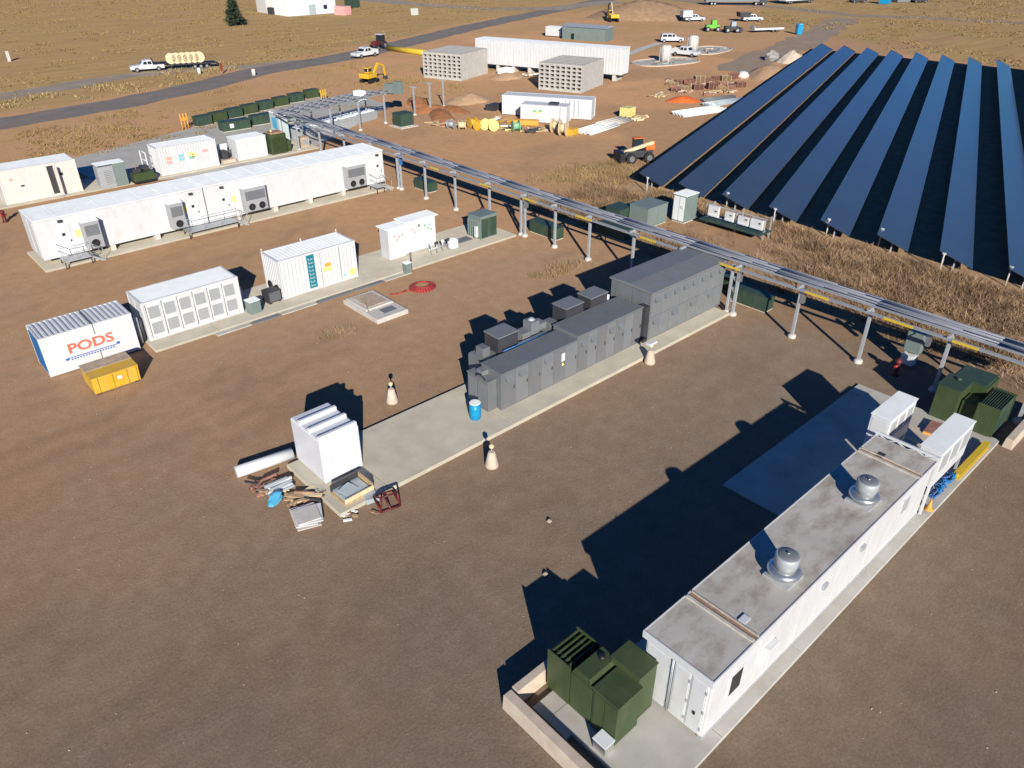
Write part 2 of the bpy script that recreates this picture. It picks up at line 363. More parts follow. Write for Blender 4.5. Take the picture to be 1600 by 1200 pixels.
c = mix(math_('MULTIPLY', sep2.outputs['Red'], .28), c, (.150,.110,.078))
# stones and grit
c = mix(maprange(nf,.50,.70,0,.36), c, (.40,.325,.245))
c = mix(maprange(noise(11,6,.78),.50,.68,0,.52), c, (.095,.068,.046))
c = mix(maprange(nff,.60,.80,0,.30), c, (.15,.11,.08))
c = mix(maprange(nl,.5,.75,0,.14), c, (.20,.145,.10))
L.new(c, b.inputs['Base Color'])
bp = N.new('ShaderNodeBump'); bp.inputs['Strength'].default_value = .5; bp.inputs['Distance'].default_value = .06
h = math_('ADD', math_('MULTIPLY', nf, .6), math_('MULTIPLY', nm, 1.0)); L.new(h, bp.inputs['Height']); L.new(bp.outputs[0], b.inputs['Normal'])
me.materials.append(gm); go = bpy.data.objects.new('ground', me); COL.objects.link(go); struct(go)

def strip(name, pts, width, z, mat_, wob=.5, seed=1):
    """a road sheet along world points with slightly ragged edges"""
    rg = random.Random(seed); P = []
    for (ax,ay),(bx,by) in zip(pts[:-1], pts[1:]):
        n = max(1,int(math.hypot(bx-ax,by-ay)/3))
        P += [(ax+(bx-ax)*k/n, ay+(by-ay)*k/n) for k in range(n)]
    P.append(pts[-1]); L_,R_ = [],[]
    for k,(x,y) in enumerate(P):
        a = P[max(0,k-2)]; c_ = P[min(len(P)-1,k+2)]; dx,dy = c_[0]-a[0],c_[1]-a[1]; l = math.hypot(dx,dy) or 1
        nx,ny = -dy/l,dx/l; wl = width/2+rg.uniform(-wob,wob); wr = width/2+rg.uniform(-wob,wob)
        L_.append((x+nx*wl,y+ny*wl,z)); R_.append((x-nx*wr,y-ny*wr,z))
    n = len(P); m = MB(); m.add(L_+R_, [(k,n+k,n+k+1,k+1) for k in range(n-1)])
    return struct(m.build(name, mat_))
strip('asphalt_road', ROAD, 7.4, .008, 'asphalt', .35, 1)
strip('gravel_road', [G(*p) for p in ((-140,176),(0,151),(100,135),(195,119),(300,107),(400,104),(470,97))], 5.6, .004, 'gravel_road', .6, 2)
strip('dirt_track', [G(*p) for p in ((1800,52),(1600,36),(1450,28),(1330,24),(1230,12),(1100,4),(1000,-6))], 7, .004, 'dirt_road', .9, 3)
strip('dirt_track', [G(*p) for p in ((1322,28),(1290,45),(1240,72),(1180,92),(1150,112))], 8, .010, 'dirt_road', 1.2, 4)
strip('gravel_road', [G(*p) for p in ((530,-6),(640,6),(760,14),(860,14),(960,2))], 9, .013, 'gravel_road', .9, 5)
# dark chipseal apron behind the back row
ap = MB(); poly = [G(*p) for p in ((95,252),(207,224),(275,206),(400,173),(505,152),(565,150),(610,165),(540,205),(480,235),(360,270),(160,290))]
ap.prism(poly, -.2, .012); struct(ap.build('gravel_apron', 'concrete_grey'))
def pad(name, x0, x1, y0, y1, h, mt='concrete', joints=()):
    """slab cast in bays, with open joints between the bays"""
    p = bpy.data.objects.new(name, None); COL.objects.link(p); p.location = (x0,y0,0); struct(p)
    xs = [x0] + list(joints) + [x1]
    for a,c_ in zip(xs[:-1], xs[1:]):
        MB().box(a-x0+(.012 if a > x0 else 0), c_-x0-(.012 if c_ < x1 else 0), 0, y1-y0, -.3, h).build('slab', mt, p, .015)
    return p
pad('concrete_pad', 11.2, 38.2, 6.2, 10.35, .14, 'concrete_grey', (14.6,19.4,24.2,29.0,33.6))
pad('concrete_pad', 25.3, 38.3, 10.37, 13.45, .10, 'concrete_grey', (29.6,33.9))
pad('concrete_pad', 11.3, 40.5, 23.3, 28.0, .20, 'concrete', (13.9,21.4,27.1,33.2))
pad('concrete_pad', 11.0, 40.2, 43.45, 48.2, .14, 'concrete', (14.9,18.8,22.7,26.6,30.5,34.4,37.6))
pad('concrete_pad', 9.6, 40.4, 61.15, 66.2, .14, 'concrete', (17.3,25.0,32.7))
pad('concrete_pad', 8.0, 43.0, 79.6, 84.4, .12, 'concrete', (16,24,32))

# ------------------------------------------------------------------ shared part builders (local coordinates of the thing)
def stripes(mb, x0, x1, y, z0, z1, n, proud=.02):
    """horizontal louvre blades on a face towards -Y"""
    d = (z1-z0)/n
    for k in range(n):
        z = z0+k*d; mb.add([(x0,y,z+d*.85),(x1,y,z+d*.85),(x1,y-proud,z+d*.15),(x0,y-proud,z+d*.15)], [(0,1,2,3)])
def louvre_panel(parent, x0, x1, y, z0, z1, name='louvre', framemat='white_clean', blades=8, backmat='grille', blademat='louvre'):
    m = MB(); t = .05
    m.box(x0,x1,y-.03,y,z0,z0+t); m.box(x0,x1,y-.03,y,z1-t,z1); m.box(x0,x0+t,y-.03,y,z0+t,z1-t); m.box(x1-t,x1,y-.03,y,z0+t,z1-t)
    o = m.build(name, framemat, parent)
    MB().box(x0+t,x1-t,y-.006,y-.002,z0+t,z1-t).build('backing', backmat, o)
    s_ = MB(); stripes(s_, x0+t, x1-t, y-.006, z0+t, z1-t, blades, .022); s_.build('blades', blademat, o)
    return o
def fan_guard(parent, x, y, z, r, name='fan', axis='y'):
    """round fan opening on a face towards -Y"""
    m = MB(); m.cyl((x,y,z),(x,y-.05,z),r,n=18); o = m.build(name, 'galv', parent)
    MB().cyl((x,y-.051,z),(x,y-.056,z),r*.88,n=18).build('opening', 'black', o)
    g = MB()
    for k in range(4):
        a = math.pi*k/4; g.beam((x-r*.88*math.cos(a),y-.063,z-r*.88*math.sin(a)),(x+r*.88*math.cos(a),y-.063,z+r*.88*math.sin(a)),.02,.01)
    g.cyl((x,y-.057,z),(x,y-.08,z),r*.22,n=10); g.build('guard', 'dark_grey', o)
    return o
def plate(parent, name, x0, x1, y, z0, z1, mt, t=.008): return MB().box(x0,x1,y-t,y,z0,z1).build(name, mt, parent)
def platex(parent, name, x, y0, y1, z0, z1, mt, t=.008): return MB().box(x-t,x,y0,y1,z0,z1).build(name, mt, parent)
def steel_frame(parent, Lx, W, z0, z1, mt='white', t=.12):
    """corner posts, rails and corner castings of an ISO box"""
    for x,y in ((0,0),(Lx-t,0),(0,W-t),(Lx-t,W-t)): MB().box(x,x+t,y,y+t,z0,z1).build('corner_post', mt, parent, .012)
    r = MB()
    for y in (0,W-t):
        for z in (z0,z1-t): r.box(t,Lx-t,y+.004,y+t-.004,z+.003,z+t-.003)
    for x in (0,Lx-t):
        for z in (z0,z1-t): r.box(x+.004,x+t-.004,t,W-t,z+.003,z+t-.003)
    r.build('rail', mt, parent)
    c_ = MB()
    for x in (-.006,Lx-.17):
        for y in (-.006,W-.17):
            for z in (z0-.004,z1-.11): c_.box(x,x+.176,y,y+.176,z,z+.118)
    c_.build('corner_casting', mt, parent)
def iso_box(parent, Lx, W, z0, z1, wall='white', roof='roof_light', corrugated=True, ends=True):
    t = .12; steel_frame(parent, Lx, W, z0, z1, wall, t)
    MB().box(.06,Lx-.06,.06,W-.06,z0+.03,z1-.05).build('body', wall, parent)
    if corrugated:
        m = MB(); m.corr(t,Lx-t,.055,z0+t,z1-t,'x'); m.build('side_wall', wall, parent)
        m = MB(); m.corr(t,W-t,.055,z0+t,z1-t,'y'); m.build('end_wall', wall, parent)
        m = MB(); m.roofcorr(t,Lx-t,t,W-t,z1-.035); m.build('roof', roof, parent)
    else:
        MB().box(t,Lx-t,.03,.06,z0+t,z1-t).build('side_wall', wall, parent)
        MB().box(.03,.06,t,W-t,z0+t,z1-t).build('end_wall', wall, parent)
        MB().box(t,Lx-t,t,W-t,z1-.05,z1-.012).build('roof', roof, parent)

# ------------------------------------------------------------------ long white container in the right foreground
fc = thing('container_building', 'long white steel container with grey weathered roof and two round fans in right foreground', 'container', (14.0,6.6,.14))
Lx, W, ht = 15.6, 2.5, 2.82
MB().box(.03,Lx-.03,.03,W-.03,.10,ht-.02).build('body', 'white', fc, .01)
MB().box(-.02,Lx+.02,-.02,W+.02,ht-.02,ht+.03).build('roof', 'roof_grey', fc, .01)
r = MB(); r.box(-.06,Lx+.06,-.06,-.02,ht-.16,ht+.05); r.build('roof_edge', 'white', fc)
r = MB(); r.box(-.06,Lx+.06,W+.02,W+.06,ht-.16,ht+.05); r.build('roof_edge', 'white', fc)
r = MB(); r.box(-.10,-.04,-.06,W+.06,ht-.22,ht+.06); r.build('roof_edge', 'white', fc, .01)
for x in (2.02, 13.9):
    q = MB().box(x,x+.11,0,W,ht+.03,ht+.10).build('roof_seam', 'rubber_seal', fc)
    MB().box(x+.12,x+.30,.02,W-.02,ht+.03,ht+.044).build('rust_band', 'rust', q)
    MB().box(x+.31,x+.36,0,W,ht+.03,ht+.085).build('flashing', 'rubber_seal', q)
# end doors towards the camera
for k,(y0,y1) in enumerate(((.10,.68),(.70,1.30),(1.40,2.40))):
    d = MB().box(-.03,.03,y0,y1,.16,ht-.26).build('door', 'white_clean', fc, .008)
    MB().box(-.045,-.03,y0+.05,y1-.05,.24,ht-.36).build('door_panel', 'white', d)
    hg = MB()
    for z in (.4,1.2,2.1): hg.box(-.06,-.03,y0-.012,y0+.05,z,z+.14)
    hg.build('hinge', 'galv', d)
b_ = MB(); b_.cyl((-.075,1.33,.18),(-.075,1.33,ht-.24),.022,n=8); b_.cyl((-.075,1.37,.18),(-.075,1.37,ht-.24),.022,n=8); b_.build('lock_rod', 'galv', fc)
MB().box(-.075,-.045,.36,.44,.95,1.09).build('door_handle', 'black', fc)
# long side towards the sun: panels, a window, vents, junction boxes
for k in range(6):
    x0 = .12+k*2.57; MB().box(x0,x0+2.50,.005,.035,.20,ht-.20).build('side_panel', 'white', fc, .006)
wn = MB().box(1.02,1.78,-.035,.004,1.10,2.15).build('window', 'white_clean', fc)
MB().box(1.10,1.70,-.043,-.036,1.18,2.07).build('pane', 'glass', wn)
MB().box(3.05,3.65,-.20,.004,.9,1.8).build('junction_box', 'white_clean', fc, .01)
for x in (6.6,9.4): MB().box(x,x+.30,-.10,.004,1.9,2.1).build('junction_box', 'galv', fc)
louvre_panel(fc, 12.9,13.7,.004,1.5,2.3,'vent')
skid = MB(); skid.box(0,Lx,.02,.18,0,.10); skid.box(0,Lx,W-.18,W-.02,0,.10); skid.build('skid', 'galv', fc)
for (x,y) in ((5.22,.86),(11.0,.88)):
    f = MB().box(x-.50,x+.50,y-.50,y+.50,ht+.03,ht+.12).build('roof_fan', 'galv', fc, .02)
    MB().lathe(x,y,[(.42,ht+.13),(.46,ht+.20),(.56,ht+.27),(.57,ht+.36),(.50,ht+.43),(.38,ht+.47)],24).build('housing', 'galv_bright', f)
    MB().lathe(x,y,[(.35,ht+.47),(.35,ht+.56),(.40,ht+.60),(.41,ht+.98),(.37,ht+1.02)],24).build('drum', 'galv', f)
    MB().lathe(x,y,[(.34,ht+1.021),(.32,ht+1.035),(.10,ht+1.05)],20).build('cap', 'gear_panel', f)
    MB().cyl((x,y,ht+1.05),(x,y,ht+1.10),.05,n=8).build('bolt', 'galv_bright', f)
# junk on the roof: a plate by the seam
MB().box(2.45,2.80,.55,.80,ht+.045,ht+.08).build('roof_patch', 'white', fc)
MB().box(14.15,14.55,1.6,1.85,ht+.03,ht+.055).build('roof_patch', 'dark_grey', fc)

# end truss and the two cooling units behind the container
tf = thing('truss_frame', 'white cross-braced steel frame at far end of the long fan container', 'frame', (29.72,6.55,.14))
q = MB()
for y in (0,2.6):
    MB().box(0,.1,y-.05,y+.05,0,3.0).build('post', 'white_clean', tf)
MB().box(0,.1,.05,2.55,2.88,2.98).build('top_rail', 'white_clean', tf); MB().box(0,.1,.05,2.55,2.42,2.50).build('lower_rail', 'white_clean', tf)
for k in range(3):
    a,c_ = .08+k*.82,.08+(k+1)*.82; MB().beam((.05,a,2.52),(.05,c_,2.87),.04,.04).build('brace', 'white_clean', tf); MB().beam((.09,c_,2.52),(.09,a,2.87),.04,.04).build('brace', 'white_clean', tf)
def ac_unit(label, loc, Lx):
    t = thing('cooling_unit', label, 'cooling unit', loc, 0, 'cooling units behind the fan container')
    Wd = .88; z0,z1 = 1.05,2.86
    MB().box(0,Lx,0,Wd,z0,z1).build('casing', 'white_clean', t, .02)
    MB().box(-.03,Lx+.03,-.03,Wd+.03,z1,z1+.05).build('lid', 'roof_light', t, .01)
    for k in range(3): louvre_panel(t, .12+k*(Lx-.2)/3, (k+1)*(Lx-.2)/3, 0, z0+.7, z1-.15, 'vent', blades=7)
    for k in range(2): plate(t, 'access_panel', .15+k*Lx/2, (k+1)*Lx/2-.1, -.003, z0+.08, z0+.6, 'white')
    platex(t, 'end_panel', -.003, .1, Wd-.1, z0+.15, z1-.12, 'white')
    for x in (.08,Lx-.08):
        for y in (.08,Wd-.08): MB().box(x-.05,x+.05,y-.05,y+.05,0,z0).build('leg', 'galv', t)
    return t
ac_unit('white cooling unit on legs at far left corner of the fan container', (31.1,9.15,.14), 2.75)
ac_unit('white cooling unit on legs beside the yellow beam and blue hoses', (30.3,6.62,.14), 3.55)
yb = thing('steel_beam', 'yellow painted steel beam lying along the pad edge', 'beam', (33.4,6.32,.14)); 
MB().box(0,3.7,0,.30,0,.04).build('flange', 'sign_yellow', yb); MB().box(0,3.7,.12,.18,.04,.26).build('web', 'sign_yellow', yb); MB().box(0,3.7,0,.30,.26,.30).build('flange', 'sign_yellow', yb)
hz = thing('hose_bundle', 'tangle of blue hoses under the right cooling unit', 'hoses', (31.0,6.35,.14)); rg = random.Random(4)
for k in range(7):
    pts = []; x = .1
    while x < 2.6: pts.append((x, .08+rg.uniform(0,.42), .05+rg.uniform(0,.35))); x += .28
    MB().tube(pts, .035, 6).build('hose', 'cable_blue' if k % 3 else 'blue', hz)
oc = MB().lathe(0,0,[(.20,0),(.20,.03),(.12,.05),(.04,.45),(.03,.5)],12).build('traffic_cone', 'soft_orange'); oc.location = (30.35,6.42,.14); tag(oc, 'small orange cone by the blue hoses at the container corner', 'cone')
pb_ = thing('pallet', 'rust coloured plate on an orange frame behind the cooling units', 'pallet', (36.0,7.9,.14), .1)
MB().box(0,1.3,0,1.1,.10,.22).build('plate', 'wood_red', pb_); MB().box(-.04,1.34,-.06,0,0,.2).build('rail', 'soft_orange', pb_); MB().box(-.06,0,0,1.1,0,.2).build('rail', 'soft_orange', pb_)
lit_patch = MB().box(0,1.3,0,1.25,0,.10).build('flat_slab', 'concrete_tan', None, .015); lit_patch.location = (34.9,8.55,.14); tag(lit_patch, 'pale square imitating a sunlit patch of pad between the two cooling units', 'slab')  # sunlit patch of bare pad, imitated by a pale raised square

# ------------------------------------------------------------------ green transformers
def transformer_a():
    t = thing('transformer', 'olive green transformer with open radiator fins at near end of the fan container', 'transformer', (11.85,8.3,.14))
    MB().box(0,1.10,.0,1.0,0,1.80).build('cabinet', 'green_tf', t, .02)
    MB().box(-.03,1.13,-.03,1.02,1.80,1.85).build('lid', 'green_tf', t, .01)
    MB().box(1.12,1.98,.12,1.28,0,2.06).build('cabinet', 'green_tf', t, .02)
    MB().box(1.10,2.01,.10,1.30,2.06,2.11).build('lid', 'green_tf', t, .01)
    MB().box(.02,1.35,1.03,1.95,0,1.62).build('tank', 'green_tf', t, .02)
    c_ = MB(); c_.prismX([(1.03,1.62),(1.95,1.62),(1.80,1.94),(1.20,1.94)],.05,1.30); c_.build('tank_cover', 'green_tf', t, .02)
    MB().lathe(.95,1.5,[(.12,1.94),(.12,2.02),(.05,2.06)],10).build('valve', 'black', t)
    MB().box(.02,.06,1.98,2.98,0,1.78).build('side_plate', 'green_tf', t); MB().box(1.36,1.40,1.98,2.98,0,1.78).build('side_plate', 'green_tf', t)
    MB().box(.10,1.32,2.0,2.02,.1,1.5).build('tank_wall', 'green_box', t)
    for k in range(5):
        y = 2.10+k*.19; MB().box(.10,1.32,y,y+.05,.12,1.72).build('radiator_fin', 'green_tf', t)
    hd = MB(); hd.cyl((.3,2.0,1.62),(.3,2.95,1.62),.05,n=8); hd.cyl((1.1,2.0,1.62),(1.1,2.95,1.62),.05,n=8); hd.build('header_pipe', 'green_tf', t)
    platex(t, 'door', -.003, .08, .48, .12, 1.7, 'green_tf', .02); platex(t, 'door', -.003, .52, .92, .12, 1.7, 'green_tf', .02)
    return t
transformer_a()
def transformer_b():
    t = thing('transformer', 'dark green transformer with ribbed radiator bank beyond the cooling units', 'transformer', (37.9,6.5,.14))
    MB().box(0,1.5,1.95,3.05,0,1.85).build('cabinet', 'green_tf', t, .02)
    MB().box(-.03,1.53,1.92,3.08,1.85,1.90).build('lid', 'green_box', t, .01)
    MB().box(1.55,3.2,1.2,2.95,0,1.75).build('tank', 'green_tf', t, .02)
    MB().box(1.6,3.15,1.3,2.85,1.75,1.86).build('tank_cover', 'green_box', t, .01)
    MB().box(.45,1.5,1.15,1.88,0,1.25).build('terminal_box', 'green_tf', t, .02)
    for k in range(9): MB().box(.1,2.1,.10+k*.11,.14+k*.11,.1,1.62).build('radiator_fin', 'green_box', t)
    MB().box(.0,.06,.05,1.08,.1,1.68).build('end_plate', 'green_tf', t); MB().box(2.12,2.18,.05,1.08,.1,1.68).build('end_plate', 'green_tf', t)
    MB().lathe(1.1,2.5,[(.14,1.90),(.14,1.99),(.06,2.04)],10).build('valve', 'green_box', t)
    return t
transformer_b()
pg = thing('pedestal_box', 'small pale grey pedestal box beside the near green transformer', 'box', (11.35,8.25,.14))
MB().box(0,.42,0,.5,0,.42).build('casing', 'galv_bright', pg, .02); MB().box(-.02,.44,-.02,.52,.42,.46).build('lid', 'roof_light', pg, .01)
# concrete kerbs round the near end
k1 = MB(); k1.prismY([(0,0),(.46,0),(.40,.62),(.06,.62)],0,6.0); k1 = k1.build('concrete_barrier', 'concrete_tan', None, .02); k1.location = (10.25,5.7,0); tag(k1, 'tan concrete barrier across the near end of the fan container pad', 'barrier')
k2 = MB(); k2.prismX([(0,0),(.42,0),(.36,.62),(.06,.62)],0,2.3); k2 = k2.build('concrete_barrier', 'concrete_tan', None, .02); k2.location = (10.75,11.4,0); tag(k2, 'short tan concrete barrier behind the finned green transformer', 'barrier')
k3 = MB(); k3.prismX([(0,0),(.46,0),(.40,.55),(.06,.55)],0,4.4); k3 = k3.build('concrete_barrier', 'concrete_tan', None, .02); k3.location = (37.9,5.55,0); tag(k3, 'tan concrete barrier right of the dark green transformer', 'barrier')
cs = MB().box(0,.95,0,1.5,0,.13).build('flat_slab', 'concrete_grey', None, .01); cs.location = (10.95,9.5,0); tag(cs, 'flat grey cover slab inside the near barriers', 'slab')
cb2 = thing('control_cabinet', 'pale grey control cabinet on a stand under the cable rack by the dark green transformer', 'cabinet', (42.6,12.2,0))
MB().box(0,.5,0,.9,.8,2.0).build('casing', 'green_grey', cb2, .02); MB().box(.1,.4,.1,.25,0,.8).build('leg', 'galv', cb2); MB().box(.1,.4,.65,.8,0,.8).build('leg', 'galv', cb2); MB().box(-.3,.1,.1,.8,.1,.7).build('lower_box', 'white_clean', cb2, .02)
def hydrant(label, loc):
    t = thing('fire_hydrant', label, 'hydrant', loc, 0, 'red hydrants on the yard')
    MB().lathe(0,0,[(.22,0),(.22,.08),(.15,.12),(.14,.8),(.2,.84),(.2,.9),(.14,1.0),(.04,1.08)],12).build('barrel', 'dark_red', t)
    MB().cyl((-.28,0,.62),(.28,0,.62),.08,n=8).build('outlet', 'red', t)
hydrant('dark red hydrant under the rack beside the pale grey control cabinet', (40.9,12.6,0))
hydrant('dark red hydrant under the rack behind the grey-green cabinet', (40.9,48.6,0))
hydrant('dark red hydrant at left picture edge by the long white building', (10.2,75.6,0))

# ------------------------------------------------------------------ grey switchgear line
sg = thing('switchgear', 'long low grey switchgear line with dark roof boxes on the middle slab', 'switchgear', (21.8,24.65,.20))
MB().box(0,5.6,0,1.55,0,2.15).build('cabinet_block', 'gear_grey', sg, .015); MB().box(5.62,11.2,0,1.9,0,2.32).build('cabinet_block', 'gear_grey', sg, .015)
MB().box(-.03,5.60,-.05,1.60,2.15,2.20).build('roof', 'gear_grey2', sg, .01); MB().box(5.60,11.23,-.05,1.95,2.32,2.38).build('roof', 'gear_grey2', sg, .01)
MB().box(.5,11.2,1.98,3.25,0,1.85).build('rear_block', 'gear_grey2', sg, .015)
for k in range(10): MB().box(.56+k*1.064,1.58+k*1.064,2.0,3.28,1.85,1.90).build('roof_panel', 'gear_panel', sg, .008)
MB().box(-.62,-.02,.35,1.95,0,1.75).build('end_cabinet', 'gear_grey', sg, .015); MB().box(-.65,-.02,.32,1.98,1.75,1.80).build('roof', 'gear_panel', sg)
rg = random.Random(5)
for k in range(13):
    zt = 2.08 if k < 6 else 2.24; x0 = .06+k*(.926 if k < 6 else .926) if k < 6 else 5.68+(k-6)*.786; x1 = x0+(.89 if k < 6 else .75)
    d = plate(sg, 'door', x0, x1, -.001, .10, zt, 'gear_panel' if k % 2 else 'gear_grey', .022)
    if k in (0,1,3,6,7,9,10): 
        hd_ = MB(); hd_.prismX([(-.024,1.66),(-.024,1.98),(-.24,1.69)], x0+.17, x1-.17); hd_.build('vent_hood', 'gear_grey2', d)
    plate(d, 'handle', x1-.12, x1-.07, -.023, 1.05, 1.25, 'dark_grey', .03)
plate(sg, 'notice', 4.35, 4.62, -.03, 1.25, 1.75, 'white_clean'); plate(sg, 'notice', 4.40, 4.58, -.03, .98, 1.15, 'pale_yellow')
for k in range(2): MB().box(-.655,-.63,.45+k*.75,1.1+k*.75,.12,1.65).build('end_door', 'gear_panel', sg)
hoop = MB(); hoop.tube([(-.63+.0,.55+.35-.35*math.cos(a),1.8+.22*math.sin(a)) for a in [math.pi*i/8 for i in range(9)]],.03,6); hoop.build('lifting_hoop', 'black', sg)
MB().box(-.4,0,1.0,1.5,1.80,2.05).build('duct', 'gear_panel', sg, .02)
MB().cyl((.9,1.75,1.9),(5.3,1.75,2.0),.05,n=8).build('conduit', 'galv_bright', sg)
MB().cyl((1.6,1.62,2.28),(4.8,1.62,2.28),.035,n=8).build('conduit', 'cable_blue', sg)
for (x0,x1,y0,y1) in ((1.55,2.95,1.95,3.1),(6.75,8.2,2.02,3.1),(8.85,10.3,2.02,3.1)):
    b_ = MB().box(x0,x1,y0,y1,1.95,2.88).build('roof_box', 'dark_grey', sg, .015)
    MB().box(x0-.04,x1+.04,y0-.04,y1+.04,2.88,2.94).build('lid', 'gear_panel', b_, .01)
    s_ = MB(); stripes(s_, x0+.1, x1-.1, y0-.002, 2.02, 2.8, 7, .03); s_.build('louvre', 'dark_grey', b_)
for (x,y,h_) in ((3.55,2.2,.45),(4.35,2.35,.8),(5.15,2.6,.35)): MB().box(x,x+.62,y,y+.7,1.90,1.90+h_).build('vent_box', 'gear_panel', sg, .02)
MB().lathe(4.66,2.7,[(.2,2.7),(.24,2.75),(.05,2.86)],12).build('vent_cap', 'galv', sg)
for (x,y,a_,h_) in ((.75,2.3,.5,.5),(3.1,2.75,.4,.35),(5.85,2.3,.55,.30),(8.3,2.35,.4,.28)): MB().box(x,x+a_,y,y+a_*1.2,1.90,1.90+h_).build('vent_box', 'gear_grey', sg, .02)
MB().box(10.5,10.72,2.2,2.5,1.9,2.55).build('vent_box', 'roof_light', sg, .02)
bg_ = thing('switchgear', 'tall grey switchgear house with triangular vent hoods beside the cable rack', 'switchgear', (33.45,24.45,.20))
MB().box(0,7.65,0,3.1,0,3.12).build('cabinet_block', 'gear_grey', bg_, .02)
rf_ = MB(); rf_.prismX([(-.12,3.12),(3.2,3.12),(3.2,3.22),(1.5,3.32),(-.12,3.20)],-.08,7.73); rf_.build('roof', 'gear_panel', bg_)
for k in range(5): MB().beam((.8+k*1.5,-.1,3.225),(.8+k*1.5,1.48,3.335),.05,.02).build('roof_seam', 'gear_grey2', bg_)
for k in range(8):
    x0 = .10+k*.935; d = plate(bg_, 'door', x0, x0+.90, -.001, .12, 1.50, 'gear_panel', .022); d2 = plate(bg_, 'door', x0, x0+.90, -.001, 1.54, 2.98, 'gear_panel', .022)
    for dd,z in ((d,1.08),(d2,2.5)):
        if (k+(dd is d)) % 2 or dd is d2: hd_ = MB(); hd_.prismX([(-.024,z-.04),(-.024,z+.32),(-.26,z)], x0+.20, x0+.70); hd_.build('vent_hood', 'gear_grey2', dd)
        plate(dd, 'handle', x0+.06, x0+.11, -.023, z-.6, z-.38, 'galv_bright', .03)
platex(bg_, 'end_door', -.003, .3, 1.4, .15, 2.9, 'gear_grey2', .02); platex(bg_, 'end_door', -.003, 1.5, 2.7, .15, 2.9, 'gear_grey2', .02)
MB().box(-.42,-.03,-.02,.5,0,2.35).build('link_duct', 'dark_grey', bg_, .01)

br = thing('barrel', 'blue plastic barrel with pale lid at end of the grey switchgear', 'barrel', (20.35,25.05,.20))
MB().lathe(0,0,[(.27,0),(.29,.05),(.31,.3),(.32,.33),(.31,.36),(.31,.6),(.32,.63),(.30,.66),(.28,.92)],18).build('drum', 'barrel_blue', br); MB().lathe(0,0,[(.29,.92),(.29,.96),(.25,.965)],18).build('lid', 'roof_light', br)
def bollard(label, loc, lamp=False):
    t = thing('bollard', label, 'bollard', loc, 0, 'conical concrete bollards')
    MB().lathe(0,0,[(.33,0),(.33,.08),(.17,.80),(.13,.84)],16).build('cone', 'concrete_tan', t); MB().cyl((0,0,.86),(0,0,1.05),.035,n=8).build('stem', 'galv', t)
    MB().lathe(0,0,[(.10,1.05),(.12,1.08),(.12,1.2),(.05,1.24)],10).build('head', 'wood_pale', t)
    if lamp:
        MB().box(-.34,.34,-.16,.16,1.24,1.38).build('lamp_box', 'white_clean', t, .02); MB().beam((.3,0,1.3),(.75,.1,1.12),.07,.05).build('arm', 'galv', t)
bollard('conical concrete bollard on bare ground below the blue barrel', (18.5,21.65,0))
bollard('conical concrete bollard on bare ground above the middle slab', (18.25,29.45,0))
bollard('conical concrete bollard with white lamp box before the gap in the grey switchgear', (31.75,22.85,0), True)

# ------------------------------------------------------------------ wrapped cabinet, roll and scrap at the end of the slab
wc_ = thing('wrapped_cabinet', 'tall cabinet wrapped in white plastic with stepped ridged top on the middle slab', 'cabinet', (11.9,25.5,.20))
m = MB(); m.box(0,2.0,0,2.6,0,2.30)
m.build('wrapped_body', 'wrap', wc_, .05)
for k in range(3):
    y0 = .01+k*.86; m = MB(); m.prismX([(y0,2.20),(y0+.85,2.20),(y0+.85,2.325),(y0+.40,2.34),(y0+.20,2.50),(y0+.02,2.50)],.03,1.97); m.build('wrapped_ridge', 'wrap', wc_, .04)
rg = random.Random(9)
for k in range(2):
    x = .5+k*.8; m = MB(); m.tube([(x+rg.uniform(-.1,.1),-.002,.05),(x+rg.uniform(-.1,.1),-.004,1.0),(x+rg.uniform(-.15,.15),-.002,2.0)],.012,5); m.build('wrap_fold', 'wrap', wc_)
rl = thing('fabric_roll', 'long white roll lying on the ground beside the wrapped cabinet', 'roll', (9.25,28.95,0)); MB().cyl((0,0,.28),(2.65,-.42,.28),.28,n=20).build('roll', 'white_clean', rl); MB().cyl((-.01,.0016,.28),(-.03,.005,.28),.12,n=12).build('core', 'tan_lid', rl)
def heap(name, label, cat, loc, pieces, seed, spread, mats, size, group=None):
    t = thing(name, label, cat, loc, 0, group); rg = random.Random(seed)
    for k in range(pieces):
        l = rg.uniform(*size[0]); wd = rg.uniform(*size[1]); th = rg.uniform(*size[2])
        m = MB(); m.rbox((rg.uniform(-spread[0],spread[0]),rg.uniform(-spread[1],spread[1]),th/2+.02+.055*k*spread[2]), (l,wd,th), rg.uniform(*spread[3]), rg.uniform(-.06,.06), rg.uniform(-.08,.08))
        m.build(mats[k % len(mats)][0], mats[k % len(mats)][1], t)
    return t
heap('scrap_heap', 'heap of rusty brackets and dark bars beside the white roll', 'scrap', (*G(414,762),0), 24, 1, (.35,.42,.18,(-1.0,.9)), (('bar','rust'),('bar','dark_grey'),('bar','wood_red')), ((.4,1.0),(.05,.16),(.05,.14)))
heap('pipe_bundle', 'bundle of pale blue-white tubes in the scrap by the wrapped cabinet', 'pipes', (*G(438,765),0), 9, 2, (.1,.28,.5,(-.08,.08)), (('tube','pane_tint'),('tube','white')), ((.9,1.2),(.09,.13),(.09,.13)))
bgm = MB().lathe(0,0,[(.24,0),(.33,.07),(.27,.2),(.30,.28),(.12,.36)],9,False); bgm.v = [(x*1.25+.05*math.sin(7*y+3*z),y*.85+.06*math.sin(9*x),z*(1+.35*math.sin(5*x+4*y))) for x,y,z in bgm.v]; bgo = bgm.build('sack', 'sky_blue_plastic', None, .03); bgo.location = (*G(430,785),0); tag(bgo, 'bright blue sack in the scrap by the wrapped cabinet', 'sack')
